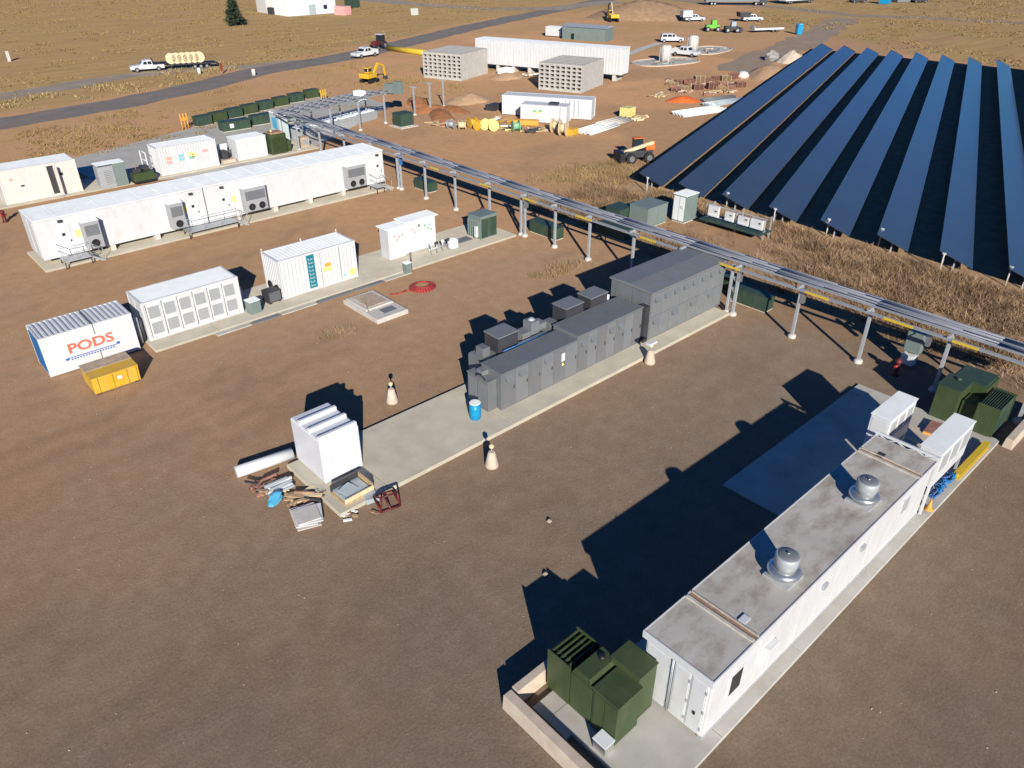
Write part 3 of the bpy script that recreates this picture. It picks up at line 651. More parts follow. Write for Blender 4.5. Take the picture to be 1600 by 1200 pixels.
heap('board_stack', 'stack of pale timber boards between the blue sack and the slab', 'boards', (*G(473,780),0), 12, 3, (.16,.32,.35,(-.9,.1)), (('board','wood_pale'),('board','wood')), ((.9,1.5),(.12,.2),(.04,.05)))
heap('sheet_stack', 'stack of whitish sheets on the ground at the end of the scrap', 'sheets', (*G(478,808),0), 7, 6, (.14,.2,.6,(-.62,-.12)), (('sheet','concrete_white'),('sheet','white')), ((.9,1.05),(1.0,1.25),(.03,.05)))
heap('cable_offcuts', 'dark cable offcuts beside the pale timber boards', 'cables', (*G(488,778),0), 14, 8, (.2,.4,.3,(-1.2,.3)), (('offcut','cable_black'),('offcut','rust')), ((.5,1.1),(.05,.08),(.05,.08)))
heap('rubbish_heap', 'loose straps and small timber blocks along the slab end', 'rubbish', (*G(455,778),0), 18, 14, (.7,.9,.03,(-1.5,1.5)), (('block','wood'),('strap','black'),('scrap','rust'),('wrapper','white'),('block','wood_pale')), ((.1,.45),(.05,.16),(.03,.09)))
heap('rubbish_heap', 'small offcuts strewn below the open crate', 'rubbish', (*G(560,805),0), 9, 15, (.7,.4,.02,(-1.5,1.5)), (('block','wood'),('scrap','rust'),('wrapper','roof_light')), ((.1,.4),(.05,.14),(.03,.08)))
gp = thing('crate', 'open wooden crate holding glass sheets on the slab corner', 'crate', (11.75,23.55,.20), .03)
MB().box(0,1.5,0,1.2,0,.12).build('base', 'wood', gp); MB().box(0,1.5,0,.05,.12,.34).build('side', 'wood_pale', gp); MB().box(0,1.5,1.15,1.2,.12,.46).build('side', 'dark_grey', gp); MB().box(1.45,1.5,.05,1.15,.12,.46).build('side', 'wood', gp); MB().box(.08,1.38,.10,1.1,.12,.24).build('glass_sheet', 'pane_tint', gp); MB().rbox((.55,.6,.30),(.7,.6,.04),.3,.1).build('glass_sheet', 'pane_tint', gp)
rfm = thing('metal_stand', 'dark red tubular frame leaning off the slab corner', 'frame', (12.75,22.35,0), -.2)
for (a,c_) in (((0,0,.05),(.9,0,.05)),((0,.8,.35),(.9,.8,.35)),((0,0,.05),(0,.8,.35)),((.9,0,.05),(.9,.8,.35)),((0,0,.05),(.1,.1,.75)),((.9,0,.05),(.85,.1,.75)),((.1,.1,.75),(.85,.1,.75)),((.1,.1,.75),(0,.8,.35)),((.45,0,.05),(.45,.8,.35))): MB().cyl(a,c_,.045,n=8).build('tube', 'dark_red', rfm)
MB().box(-.35,.25,.75,1.35,.05,.3).build('box', 'pane_tint', rfm, .02)

# ------------------------------------------------------------------ left row of containers
pc = thing('storage_container', 'white ribbed-roof storage container with blue end door and red lettering', 'container', (5.5,44.4,0))
Lx,W,ht = 4.95,2.44,2.45
MB().box(.04,Lx-.04,.04,W-.04,.10,ht-.04).build('body', 'white_clean', pc, .01); steel_frame(pc, Lx, W, .08, ht, 'white_clean', .10)
MB().box(.10,Lx-.10,.012,.04,.18,ht-.10).build('side_wall', 'white_clean', pc)
for k in range(17): MB().box(.16+k*.275,.28+k*.275,.10,W-.10,ht-.04,ht+.012).build('roof_rib', 'white', pc, .008)
dr = MB().box(-.012,.04,.30,W-.30,.20,ht-.18).build('roller_door', 'door_blue', pc)
s_ = MB()
for k in range(9): s_.box(-.022,-.012,.32,W-.32,.24+k*.22,.26+k*.22)
s_.build('door_slat', 'blue', dr)
tx = text('PODS', .80, 'logo_red', pc, (2.48,.008,1.36), (R(90),0,0), bold=.022); tx.scale = (1.22,1.0,1.0)
bl = MB(); bl.box(1.0,3.95,.002,.010,.83,.875); bl.box(1.0,1.18,.002,.0095,.74,.828); bl.box(3.78,3.95,.002,.0095,.88,.98); bl.build('logo_line', 'logo_blue', pc)
bl = MB()
for k in range(16): bl.box(1.28+k*.15,1.37+k*.15,.003,.010,.70,.78)
bl.build('small_print', 'logo_blue', pc)
st = MB(); st.box(2.80,2.84,.004,.010,.14,.70); st.box(2.80,2.84,.004,.010,1.82,ht); st.box(2.80,2.84,.0,W,ht+.014,ht+.022); st.build('strap', 'dark_grey', pc)
yk = thing('waste_skip', 'yellow steel skip with grey lid in front of the lettered container', 'skip', (6.75,40.7,0))
m = MB(); m.prismX([(.0,.12),(1.8,.12),(1.95,1.05),(-.08,1.05)],0,2.4); m.build('hopper', 'yellow', yk, .02)
MB().box(-.04,2.44,.95,2.0,1.05,1.10).build('lid', 'tan_lid', yk, .01); MB().box(-.02,2.42,-.08,.94,1.05,1.085).build('flap', 'yellow', yk)
for x in (.2,.95,1.7,2.2): m = MB(); m.prismX([(-.04,.14),(.0,.14),(-.08,1.05),(-.13,1.05)],x,x+.08); m.build('rib', 'yellow', yk)
MB().box(.1,.3,.1,1.8,0,.12).build('skid', 'dark_grey', yk); MB().box(2.1,2.3,.1,1.8,0,.12).build('skid', 'dark_grey', yk)
plate(yk, 'notice', 1.25, 1.5, -.06, .6, .8, 'white_clean')
db = MB().lathe(0,0,[(.2,0),(.24,.1),(.2,.3),(.08,.34)],10).build('sandbag', 'black'); db.location = (8.85,43.6,0); tag(db, 'black bag between the yellow skip and the lettered container', 'bag')

vc = thing('battery_container', 'white container with twelve grey louvred vents on its long side', 'container', (11.2,44.85,.14))
Lx,W,ht = 6.06,2.44,2.50; iso_box(vc, Lx, W, 0, ht, 'white', 'roof_light', False)
for k in range(6):
    x0 = .22+k*.945
    for z0 in (.30,1.34):
        louvre_panel(vc, x0+.06, x0+.82, .03, z0, z0+.86, 'louvre', blades=9, blademat='louvre', backmat='gear_panel')
    d = MB().box(x0-.02,x0+.0,.0,.03,.16,ht-.16).build('door_seam', 'dark_grey', vc)
for k in (1,3,5): r = MB(); r.cyl((.185+k*.945,-.03,.16),(.185+k*.945,-.03,ht-.14),.022,n=8); r.build('lock_rod', 'galv', vc)
platex(vc, 'end_door', .03, .2, 1.15, .2, ht-.2, 'white_clean', .02); platex(vc, 'end_door', .03, 1.25, 2.25, .2, ht-.2, 'white_clean', .02)
MB().box(Lx,Lx+.28,.5,1.6,.3,1.5).build('cable_box', 'white_clean', vc, .02)
dbx = thing('duct_column', 'dark pipework squeezed between the lettered and the louvred containers', 'pipes', (10.62,44.9,.14))
for k,(x,y,r_) in enumerate(((.15,.1,.10),(.38,.25,.09),(.2,.55,.11),(.4,.8,.08))): MB().cyl((x,y,0),(x,y,1.7-.2*k),r_,n=10).build('pipe', 'dark_grey' if k % 2 else 'galv', dbx)
gb = thing('utility_box', 'pale green-grey box with dark back panel right of the louvred container', 'box', (17.4,44.05,.14), .08)
MB().box(0,.75,0,.7,0,.85).build('casing', 'green_grey', gb, .03); MB().box(.76,.84,.05,.65,.1,.8).build('back_panel', 'black', gb); MB().box(-.02,.77,-.02,.72,.85,.89).build('lid', 'roof_light', gb, .01)

tc = thing('battery_container', 'white corrugated container with vertical teal banner and yellow sign', 'container', (20.1,44.85,.14))
Lx,W,ht = 5.9,2.44,2.72; iso_box(tc, Lx, W, 0, ht, 'white', 'roof_light', True)
bn = plate(tc, 'banner', 2.05, 2.62, .016, .18, ht-.15, 'teal', .008)
rg = random.Random(3)
for k in range(8): 
    z = .32+k*.27; m = MB(); m.box(2.16,2.50,.004,.0075,z,z+.05); m.box(2.16,2.22,.004,.0075,z+.05,z+.15); m.box(2.40,2.46,.004,.0075,z+.05,z+.11); m.build('banner_mark', 'pane_tint', bn)
plate(tc, 'sign', 5.25, 5.75, .014, .25, .72, 'pale_yellow'); plate(tc, 'sign', 3.35, 3.85, .014, 1.42, 1.66, 'soft_orange'); plate(tc, 'sign', 3.2, 3.9, .014, 1.05, 1.4, 'pale_yellow'); plate(tc, 'sign', 4.75,4.95,.014,.3,.5,'pale_teal')
for x in (3.05,4.55): plate(tc, 'door_seam', x, x+.025, .012, .15, ht-.14, 'dark_grey')
for y in (.35,1.35): fan_o = MB().cyl((-.01,y+.35,.55),(-.06,y+.35,.55),.32,n=16).build('end_fan', 'black', tc)
for (x,y) in ((.06,W-.06),(Lx-.06,W-.06),(3.0,W-.06)): MB().cyl((x,y,ht),(x,y,ht+.22),.05,n=8).build('lifting_pin', 'concrete_white', tc)
fb = thing('fan_box', 'black mesh fan box on the slab at the corner of the teal-banner container', 'fan box', (19.0,44.7,.14), .1)
MB().box(0,.95,0,.85,.08,.85).build('casing', 'dark_grey', fb, .02); s_ = MB(); stripes(s_, .06,.89,-.002,.14,.8,7,.03); s_.build('grille', 'grille', fb); MB().box(.05,.2,.05,.8,0,.08).build('foot', 'black', fb); MB().box(.75,.9,.05,.8,0,.08).build('foot', 'black', fb)

pcb = thing('power_cabinet', 'pair of joined white power cabinets with overhanging tops and coloured stickers', 'cabinet', (29.4,45.8,.14))
MB().box(0,1.5,0,1.15,0,2.36).build('cabinet', 'white', pcb, .02); MB().box(1.52,4.4,.0,1.25,.12,2.50).build('cabinet', 'white', pcb, .02)
MB().box(-.2,1.49,-.08,1.25,2.36,2.44).build('lid', 'roof_light', pcb, .01); MB().box(1.5,4.62,-.10,1.35,2.50,2.59).build('lid', 'roof_light', pcb, .01)
MB().box(1.6,4.35,.1,1.15,0,.12).build('plinth', 'galv', pcb)
for x0,x1,z0,z1 in ((.08,.76,.1,2.2),(.79,1.44,.1,2.2)): plate(pcb, 'door', x0, x1, -.002, z0, z1, 'white_clean', .02)
for k in range(3): plate(pcb, 'door', 1.62+k*.93, 2.5+k*.93, -.002, .2, 2.4, 'white_clean', .02)
for x,z,mt in ((.45,1.7,'pale_red'),(.85,1.55,'pale_red'),(1.15,1.65,'pale_red'),(.7,1.35,'pale_red'),(2.1,1.8,'pale_red'),(2.35,1.55,'pale_red'),(2.75,2.0,'dark_grey'),(3.3,1.9,'pale_green'),(3.6,1.6,'pale_green'),(3.75,1.85,'pale_teal'),(3.85,1.45,'pale_green')): plate(pcb, 'sticker', x, x+.16, -.024, z, z+.16, mt, .006)
pp = thing('valve_assembly', 'grey pipes and valves standing before the white power cabinets', 'pipes', (32.4,44.3,.14))
for k in range(4): MB().cyl((k*.55,.3,0),(k*.55,.3,.75),.05,n=8).build('riser', 'galv', pp); MB().lathe(k*.55,.3,[(.12,.75),(.12,.9),(.04,.95)],10).build('valve', 'dark_grey' if k % 2 else 'roof_light', pp)
MB().cyl((0,.3,.45),(1.65,.3,.45),.06,n=8).build('header', 'galv', pp); MB().cyl((0,.6,.3),(2.2,.6,.3),.05,n=8).build('header', 'roof_light', pp); MB().box(1.9,2.5,.1,.7,0,.7).build('pump', 'roof_light', pp, .05)
mp_ = thing('utility_box', 'small grey-green pedestal before the white power cabinets near the red hose', 'box', (28.9,43.0,0)); MB().box(0,.5,0,.45,0,.8).build('casing', 'green_grey', mp_, .02); MB().box(-.02,.52,-.02,.47,.8,.84).build('lid', 'roof_light', mp_); MB().cyl((.7,.3,0),(.7,.3,1.5),.03,n=8).build('post', 'dark_grey', mp_)
gc = thing('transformer', 'grey-green pad transformer at the right end of the left container row', 'transformer', (37.3,44.5,.14))
MB().box(0,1.7,0,1.6,0,1.75).build('tank', 'green_grey', gc, .02); m = MB(); m.prismX([(-.04,1.75),(1.64,1.75),(1.64,1.82),(-.04,1.90)],-.04,1.74); m.build('lid', 'green_grey', gc)
for k in range(2): plate(gc, 'door', .06+k*.82, .84+k*.82, -.002, .1, 1.65, 'green_box', .02); 
for k in range(6): MB().box(-.22,-.01,.15+k*.24,.19+k*.24,.2,1.5).build('radiator_fin', 'green_grey', gc)
MB().box(-.5,-.3,.0,.25,.3,1.2).build('meter', 'white_clean', gc)
# cable trench covers along the slab front
for k,(x0,x1,mt) in enumerate(((14.6,16.9,'concrete_grey'),(17.0,18.9,'gear_panel'),(19.0,21.6,'concrete_grey'),(21.7,24.4,'gear_grey2'),(24.5,27.0,'gear_panel'),(27.1,29.4,'concrete_grey'))):
    t = MB().box(0,x1-x0-.03,0,.42,-.1,.06).build('trench_cover', mt, None, .01); t.location = (x0,42.98,0); tag(t, ('long','dark short','pale','dark grey','bluish','end')[k]+' trench cover plate along the slab front, number '+('one','two','three','four','five','six')[k]+' from the left', 'cover', 'trench covers before the left slab')
for k,(x0,x1) in enumerate(((34.6,36.9),)):
    t = MB().box(0,x1-x0,0,.9,0,.05).build('trench_cover', 'gear_panel', None, .01); t.location = (x0,45.0,.14); tag(t, 'blue-grey cover plate on the slab left of the grey-green transformer', 'cover')
mh = thing('manhole', 'square concrete chamber with tan lid lying open before the left row', 'manhole', (22.85,37.7,0))
MB().box(0,2.4,0,4.1,-.1,.30).build('base', 'concrete_white', mh, .03); MB().box(.15,2.25,1.5,3.9,.30,.42).build('upper_slab', 'concrete_white', mh, .02); MB().box(.5,1.95,1.75,3.6,.42,.46).build('lid', 'tan_lid', mh); MB().box(.9,1.9,.5,1.2,.30,.312).build('recess', 'gear_panel', mh); MB().beam((.2,1.3,.36),(.7,2.4,.48),.06,.05).build('bar', 'rust', mh)
hs = thing('hose_coil', 'coil of red hose lying on the ground before the white power cabinets', 'hose', (28.4,40.4,0))
for k in range(4):
    m = MB(); r0 = .95-.13*k; m.tube([(r0*math.cos(a),r0*.9*math.sin(a),.06+.05*k) for a in [2*math.pi*i/24 for i in range(25)]],.06,6); m.build('loop', 'red', hs)
m = MB(); m.tube([(-.9,0,.05),(-1.3,.25,.05),(-1.9,.2,.05),(-2.4,.5,.05)],.05,6); m.build('tail', 'red', hs)

# ------------------------------------------------------------------ long white building
lb = thing('modular_building', 'very long low white modular building with four wall cooling units', 'building', (9.9,62.0,.14))
Lx,W,z0,ht = 30.1,3.4,.45,3.45
for a,c_ in ((0,12.55),(12.6,Lx)):
    bd = MB().box(a,c_,0,W,z0,ht).build('module', 'white', lb, .02)
    n = int((c_-a)/1.5)
    m = MB()
    for k in range(n+1): x = a+.1+k*(c_-a-.2)/n; m.box(x-.02,x+.02,.05,W-.05,ht,ht+.05)
    rfm_ = MB().box(a-.02,c_+.02,-.05,W+.05,ht,ht+.03).build('roof', 'roof_light', lb); m.build('roof_seam', 'roof_light', rfm_)
    m = MB(); m.box(a,c_,-.07,-.05,ht-.10,ht+.03); m.build('gutter', 'white_clean', rfm_)
plate(lb, 'module_joint', 12.545, 12.605, .004, z0, ht, 'dark_grey')
for k in range(9): MB().box(1.2+k*3.45,1.6+k*3.45,.1,W-.1,0,z0).build('footing', 'concrete_white', lb)
for x in (1.25,11.0,13.6,28.9):
    d = plate(lb, 'door', x, x+1.0, -.001, z0+.1, z0+2.25, 'white_clean', .03); plate(d, 'handle', x+.85, x+.92, -.03, z0+1.0, z0+1.15, 'black', .04); plate(d, 'pane', x+.4, x+.62, -.031, z0+1.5, z0+1.72, 'glass', .004)
    plate(lb, 'wall_lamp', x+.35, x+.65, -.001, z0+2.55, z0+2.72, 'dark_grey', .15)
for x,mt in ((2.55,'pale_yellow'),(14.85,'pale_yellow'),(10.65,'pale_yellow')): plate(lb, 'sign', x, x+.36, -.001, z0+1.2, z0+1.75, mt)
def hvac(parent, x0, x1, z0_, z1_, fans, mt='louvre'):
    u = MB().box(x0,x1,-.75,-.004,z0_,z1_).build('wall_cooling_unit', mt, parent, .03)
    m = MB(); m.prismX([(-.80,z1_),(-.004,z1_+.10),(-.004,z1_)],x0-.02,x1+.02); m.build('rain_hood', 'roof_light', u)
    for k in range(fans): 
        f = fan_guard(u, x0+(x1-x0)*(.5 if fans == 1 else .27+.46*k), -.755, z0_+.42, .34)
    s_ = MB(); stripes(s_, x0+.12, x1-.12, -.752, z0_+1.0, z1_-.25, 8, .03); s_.build('louvre', 'grille', u)
hvac(lb, 2.95,4.15,.75,2.80,1); hvac(lb, 9.35,10.5,.75,2.80,1); hvac(lb, 15.6,17.6,.75,2.75,2); hvac(lb, 25.6,27.6,.75,2.75,2)
platex(lb, 'end_panel', -.001, .3, 1.6, z0+.15, ht-.2, 'white_clean', .02); platex(lb, 'end_panel', -.001, 1.75, 3.1, z0+.15, ht-.2, 'white_clean', .02)
def stair(label, loc, Lp):
    t = thing('entry_stair', label, 'stairs', loc, 0, 'metal entry stairs of the long building')
    zt = .58; d = 1.25
    MB().box(0,Lp,0,d,zt-.05,zt).build('deck', 'galv', t)
    for x in (.05,Lp-.05):
        for y in (.05,d-.05): MB().box(x-.035,x+.035,y-.035,y+.035,0,zt-.05).build('leg', 'dark_grey', t)
    for k in range(3): MB().box(Lp+.02+k*.28,Lp+.28+k*.28,.1,d-.1,zt-.20-k*.18,zt-.16-k*.18).build('step', 'galv', t)
    MB().beam((Lp,.1,zt-.05),(Lp+.9,.1,0),.05,.12).build('stringer', 'galv', t); MB().beam((Lp,d-.1,zt-.05),(Lp+.9,d-.1,0),.05,.12).build('stringer', 'galv', t)
    n = max(2,int(Lp/1.1))
    for k in range(n+1): x = .03+k*(Lp-.06)/n; MB().cyl((x,.03,zt),(x,.03,zt+1.05),.022,n=6).build('baluster', 'galv', t)
    for z in (.55,1.05): MB().cyl((0,.03,zt+z),(Lp,.03,zt+z),.022,n=6).build('handrail', 'galv', t); MB().cyl((.03,.03,zt+z),(.03,d-.05,zt+z),.022,n=6).build('handrail', 'galv', t)
    for y in (.1,d-.1): MB().cyl((Lp,y,zt+1.05),(Lp+.9,y,.95),.022,n=6).build('handrail', 'galv', t); MB().cyl((Lp+.85,y,0),(Lp+.85,y,.98),.022,n=6).build('baluster', 'galv', t)
stair('metal stair with railing at left end of the long white building', (10.9,60.7,0), 1.9)
stair('wide metal stair platform at the middle joint of the long white building', (20.2,60.7,0), 4.2)
stair('metal stair with railing at right end of the long white building', (38.2,60.7,0), .9)

# ------------------------------------------------------------------ back row
cc = thing('storage_container', 'cream container with a painted dark door-shadow strip at left edge behind the long building', 'container', (11.4,80.2,.12))
Lx,W,ht = 6.5,3.0,3.0; iso_box(cc, Lx, W, 0, ht, 'cream', 'roof_light', False)
sl_ = plate(cc, 'door_shadow_strip', 4.0, 4.55, .03, .2, ht-.25, 'dark_grey', .02); d = MB().rbox((4.62,-.25,1.45),(.06,.62,2.5),.25).build('open_door', 'cream', cc)  # flat dark plate paints the shadow at the open door
plate(cc, 'vent', 4.95, 5.2, .03, 1.75, 2.0, 'dark_grey', .03); plate(cc, 'vent', 1.55, 1.85, .03, 1.35, 1.5, 'dark_grey', .03); plate(cc, 'door_panel', 1.2, 3.9, .028, .2, ht-.3, 'cream', .012); plate(cc, 'notice', .8, 1.1, .028, 2.0, 2.2, 'pale_red')
gk = thing('power_cabinet', 'grey power cabinet with panelled front beside the cream container', 'cabinet', (19.4,79.5,.12))
MB().box(0,1.4,0,1.3,0,2.0).build('cabinet', 'galv', gk, .02); MB().box(1.42,2.5,.0,1.35,0,2.15).build('cabinet', 'green_grey', gk, .02); louvre_panel(gk, .45,1.3,-.002,.3,1.7,'vent','galv',8); MB().box(-.03,2.53,-.03,1.4,2.16,2.2).build('lid', 'roof_light', gk)
platex(gk, 'end_panel', -.003, .1, 1.2, .15, 1.85, 'galv', .02)
gs = thing('generator', 'low green generator set with dark engine left of the sticker container', 'generator', (22.3,78.9,.12))
MB().box(0,2.0,0,1.0,.2,.95).build('housing', 'green_tf', gs, .03); MB().box(.2,.9,.25,.8,.95,1.35).build('engine', 'dark_grey', gs, .05); MB().box(1.2,1.9,1.0,1.8,.2,1.3).build('radiator', 'dark_grey', gs, .02); MB().cyl((.5,.5,1.3),(.5,.5,1.8),.06,n=8).build('exhaust', 'rust', gs); MB().box(0,2.0,.0,1.0,0,.2).build('skid', 'black', gs)
cs2 = thing('storage_container', 'white corrugated container with faded red, blue and green stickers behind the long building', 'container', (25.3,80.0,.12))
iso_box(cs2, 6.06, 2.44, 0, 2.75, 'white', 'roof_light', True)
for x,z,mt in ((.75,1.45,'pale_red'),(.75,1.05,'pale_red'),(2.0,1.5,'pale_teal'),(2.0,1.15,'pale_teal'),(3.0,1.55,'pale_yellow'),(3.05,1.15,'pale_green'),(3.4,1.35,'pale_yellow'),(4.55,1.6,'pale_red')): plate(cs2, 'sticker', x, x+.55, .014, z, z+.28, mt, .006)
ld = thing('ladder_rack', 'pale steel frame against the end of the sticker container', 'frame', (24.3,80.4,.12))
for y in (0,1.6): MB().cyl((0,y,0),(0,y,2.4),.05,n=8).build('post', 'roof_light', ld)
for z in (.8,1.6,2.4): MB().cyl((0,0,z),(0,1.6,z),.04,n=8).build('rail', 'roof_light', ld)
sw = thing('equipment_box', 'small plain white equipment box between the sticker container and the green transformer', 'box', (33.6,80.2,.12))
MB().box(0,3.4,0,2.2,0,2.15).build('casing', 'white_clean', sw, .02); MB().box(-.03,3.43,-.03,2.23,2.15,2.2).build('roof', 'roof_light', sw, .01); plate(sw,'door',.2,1.6,-.002,.1,2.0,'white',.015); plate(sw,'door',1.65,3.2,-.002,.1,2.0,'white',.015)
ps = thing('pump_skid', 'small dark pump on a tan base left of the plain white box', 'pump', (31.9,80.3,.12)); MB().box(0,1.4,0,1.6,0,.3).build('base', 'concrete_tan', ps); MB().box(.2,.8,.4,1.1,.3,1.2).build('motor', 'dark_grey', ps, .05); MB().cyl((1.0,.6,.3),(1.0,.6,1.4),.1,n=10).build('pipe', 'black', ps); MB().box(.2,1.2,1.2,1.4,.3,1.7).build('panel', 'roof_light', ps)
gt = thing('transformer', 'olive green transformer with red-brown top right of the plain white box', 'transformer', (37.4,80.0,.12))
MB().box(0,1.9,0,1.6,0,2.1).build('tank', 'green_tf', gt, .03); MB().box(.2,1.7,.2,1.4,2.1,2.28).build('top_cover', 'rust', gt, .02)
for k in range(7): MB().box(.1+k*.26,.15+k*.26,-.22,-.01,.2,1.8).build('radiator_fin', 'green_tf', gt)
MB().box(1.95,2.5,.3,1.3,0,1.2).build('cable_box', 'green_tf', gt, .02); MB().lathe(.6,.8,[(.12,2.28),(.12,2.45),(.04,2.5)],10).build('bushing', 'pale_yellow', gt)
bs = thing('control_cabinet', 'tall pale cabinet with bright cyan screen panel beneath the rack corner', 'cabinet', (40.9,84.5,.12))
MB().box(0,1.1,0,2.2,0,3.1).build('casing', 'pale_casing', bs, .02); platex(bs, 'panel', -.002, .5, 1.7, 1.4, 2.6, 'sky_blue_plastic', .02); MB().box(-.05,1.15,-.05,2.25,3.1,3.2).build('lid', 'roof_light', bs)
vb = thing('junction_box', 'brown vented box at the foot of the pale cyan-screen cabinet', 'box', (41.4,80.7,.12)); MB().box(0,1.0,0,.9,0,1.1).build('casing', 'tan_lid', vb, .02); louvre_panel(vb,.1,.9,-.002,.2,.95,'vent','tan_lid',5)
# green kiosks and the row of dark green boxes along the apron edge
def kiosk(label, loc, size, group, mt='green_box', rz=0.0, white=False):
    t = thing('cable_kiosk', label, 'kiosk', loc, rz, group); a,b2,c_ = size
    MB().box(0,a,0,b2,.06,c_).build('casing', mt, t, .03); MB().box(-.04,a+.04,-.04,b2+.04,c_,c_+.06).build('lid', mt, t, .015); MB().box(.03,a-.03,.03,b2-.03,0,.06).build('plinth', 'concrete_white', t)
    plate(t, 'door', .06, a/2-.02, -.001, .12, c_-.08, mt, .02); plate(t, 'door', a/2+.02, a-.06, -.001, .12, c_-.08, mt, .02)
    if white: plate(t, 'notice', a*.25, a*.25+.5, -.022, c_*.35, c_*.8, 'white_clean', .01)
    return t
names = ['first','second','third','fourth','fifth','sixth','seventh','eighth','ninth']
for k in range(8):
    px = 310+k*24.5; py = 199-k*6.2; x,y = G(px,py)
    kiosk(names[k].capitalize()+' dark green box from the left in the row along the dirt edge', (x,y,.02), (2.1,1.1,1.15), 'dark green boxes along the dirt edge', 'green_tf' if k % 2 else 'green_box', R(8))
kiosk('low green kiosk with white notice on the apron behind the sticker container', (38.2,94.2,.02), (3.6,1.4,1.1), None, 'green_box', 0, True)
kiosk('long low green kiosk on the apron right of the one with a notice', (42.6,95.0,.02), (4.0,1.4,1.1), None, 'green_box')
kiosk('dark teal kiosk on the apron left of the cyan-screen cabinet', (46.2,93.5,.02), (2.0,1.6,1.3), None, 'green_box')
kiosk('isolated dark green kiosk on a pale slab below the rack end', (55.6,81.4,.10), (2.0,1.8,1.5), None, 'green_box')
ks = MB().box(-.3,2.4,-.4,2.2,-.1,.10).build('kiosk_slab', 'concrete_white'); ks.location = (55.6,81.4,0); tag(ks, 'pale slab under the isolated dark green kiosk', 'slab')
def marker(label, loc, mt='soft_orange', h_=1.3, n=3):
    t = thing('barricade', label, 'barricade', loc, .3)
    for k in range(n): MB().cyl((k*.45,0,0),(k*.45,0,h_),.07,n=8).build('post', mt, t)
    MB().box(-.1,.45*(n-1)+.1,-.12,-.08,h_*.55,h_*.75).build('board', mt, t)
marker('orange post barricade at left end of the dark green boxes', (*G(286,203),0), h_=1.9)
marker('orange-yellow barricade at right end of the dark green boxes', (*G(503,160),0), 'yellow', 1.7)

# ------------------------------------------------------------------ green boxes below the cable rack
kiosk('green ground box under the rack left of the ladder post', (41.8,40.5,0), (.9,3.1,.95), 'green boxes under the rack')
kiosk('green ground box under the rack behind the tall grey switchgear, left one', (43.5,25.0,0), (1.0,2.6,1.0), 'green boxes under the rack')
kiosk('green ground box under the rack right of the tall grey switchgear', (42.5,21.9,0), (1.0,2.7,1.0), 'green boxes under the rack')
kiosk('long green ground box beyond the rack before the grass', (45.6,36.6,0), (1.2,3.0,.9), 'green boxes under the rack')
kiosk('small green ground box behind the far right end of the long building', (42.0,57.6,0), (1.0,2.4,.9), 'green boxes under the rack')
kiosk('large grey-green kiosk beyond the rack next to the pale inverter cabinet', (49.4,37.3,0), (2.6,2.0,1.7), None, 'green_grey')
kiosk('dark green kiosk left of the large grey-green kiosk', (48.3,39.4,0), (1.8,1.6,1.3), None, 'green_box')

# ------------------------------------------------------------------ overhead cable rack
def ladder_tray(parent, p0, p1, width, z, name='cable_tray', step=.45, mt='tray_grey'):
    """two side rails with rungs between ground points p0 and p1"""
    d = Vector((p1[0]-p0[0],p1[1]-p0[1],0)); l = d.length; d.normalize(); n = Vector((-d.y,d.x,0)); a = Vector((p0[0],p0[1],z)); e = Vector((p1[0],p1[1],z))
    m = MB(); m.beam(a+n*width/2, e+n*width/2, .04, .12); m.beam(a-n*width/2, e-n*width/2, .04, .12); o = m.build(name, mt, parent)
    m = MB(); k = step/2
    while k < l: q = a+d*k; m.beam(q-n*(width/2-.02)-Vector((0,0,.03)), q+n*(width/2-.02)-Vector((0,0,.03)), .07, .03); k += step
    stuff(m.build('rungs', mt, o)); return o
rk = thing('cable_rack', 'long galvanised overhead cable rack on posts crossing the whole site', 'cable rack', (40.75,0,0))
PY = [6.2,10.4,14.7,18.95,23.2,27.5,31.8,36.0,39.6,43.0,47.4,52.0,56.4,60.3,65.2,70.2,75.2,80.2]
for k,y in enumerate(PY):
    dbl = y in (23.2,43.0,60.3)
    for x in ((0,) if not dbl else (-.02,)):
        p = MB().box(x-.08,x+.08,y-.08,y+.08,.12,3.42).build('post', 'galv', rk)
        MB().lathe(x,y,[(.26,-.1),(.26,.12),(.22,.2),(.10,.22)],14).build('footing', 'concrete_white', p)
    if dbl:
        p = MB().box(-.08,.08,y+.42,y+.56,.12,3.42).build('post', 'galv', rk); MB().lathe(0,y+.49,[(.24,-.1),(.24,.12),(.1,.2)],14).build('footing', 'concrete_white', p)
        for i in range(8): MB().beam((0,y+.08,.3+i*.38),(0,y+.42,.3+(i+1)*.38 if i % 2 else .3+i*.38),.04,.05).build('lacing', 'galv', p)
    MB().box(-.52,1.36,y-.06,y+.06,3.42,3.54).build('cross_arm', 'galv', rk)
    MB().beam((.05,y,2.9),(.75,y,3.42),.05,.05).build('knee_brace', 'galv', rk)
for x0,wd in ((.26,.56),(.98,.60)):
    ladder_tray(rk, (x0,2.0), (x0,84.2), wd, 3.62)
ladder_tray(rk, (-.42,2.0), (-.42,84.2), .16, 3.36, 'conduit_rail', 1.2)
rg = random.Random(12)
for k in range(11):
    x0 = (.06,.15,.24,.33,.44,.74,.83,.93,1.03,1.12,1.21)[k]; mt = ('cable_grey','cable_black','cable_grey','cable_purple','cable_grey','cable_grey','cable_purple','cable_black','cable_grey','cable_purple','cable_grey')[k]
    y = 2.0+rg.uniform(0,10 if k % 3 else 0); ye = 84-rg.uniform(0,25 if k % 4 == 1 else 3); pts = []
    while y < ye: pts.append((x0+rg.uniform(-.008,.008), y, 3.655)); y += 6.3
    MB().tube(pts, rg.choice((.04,.05,.06)), 6).build('cable', mt, rk)
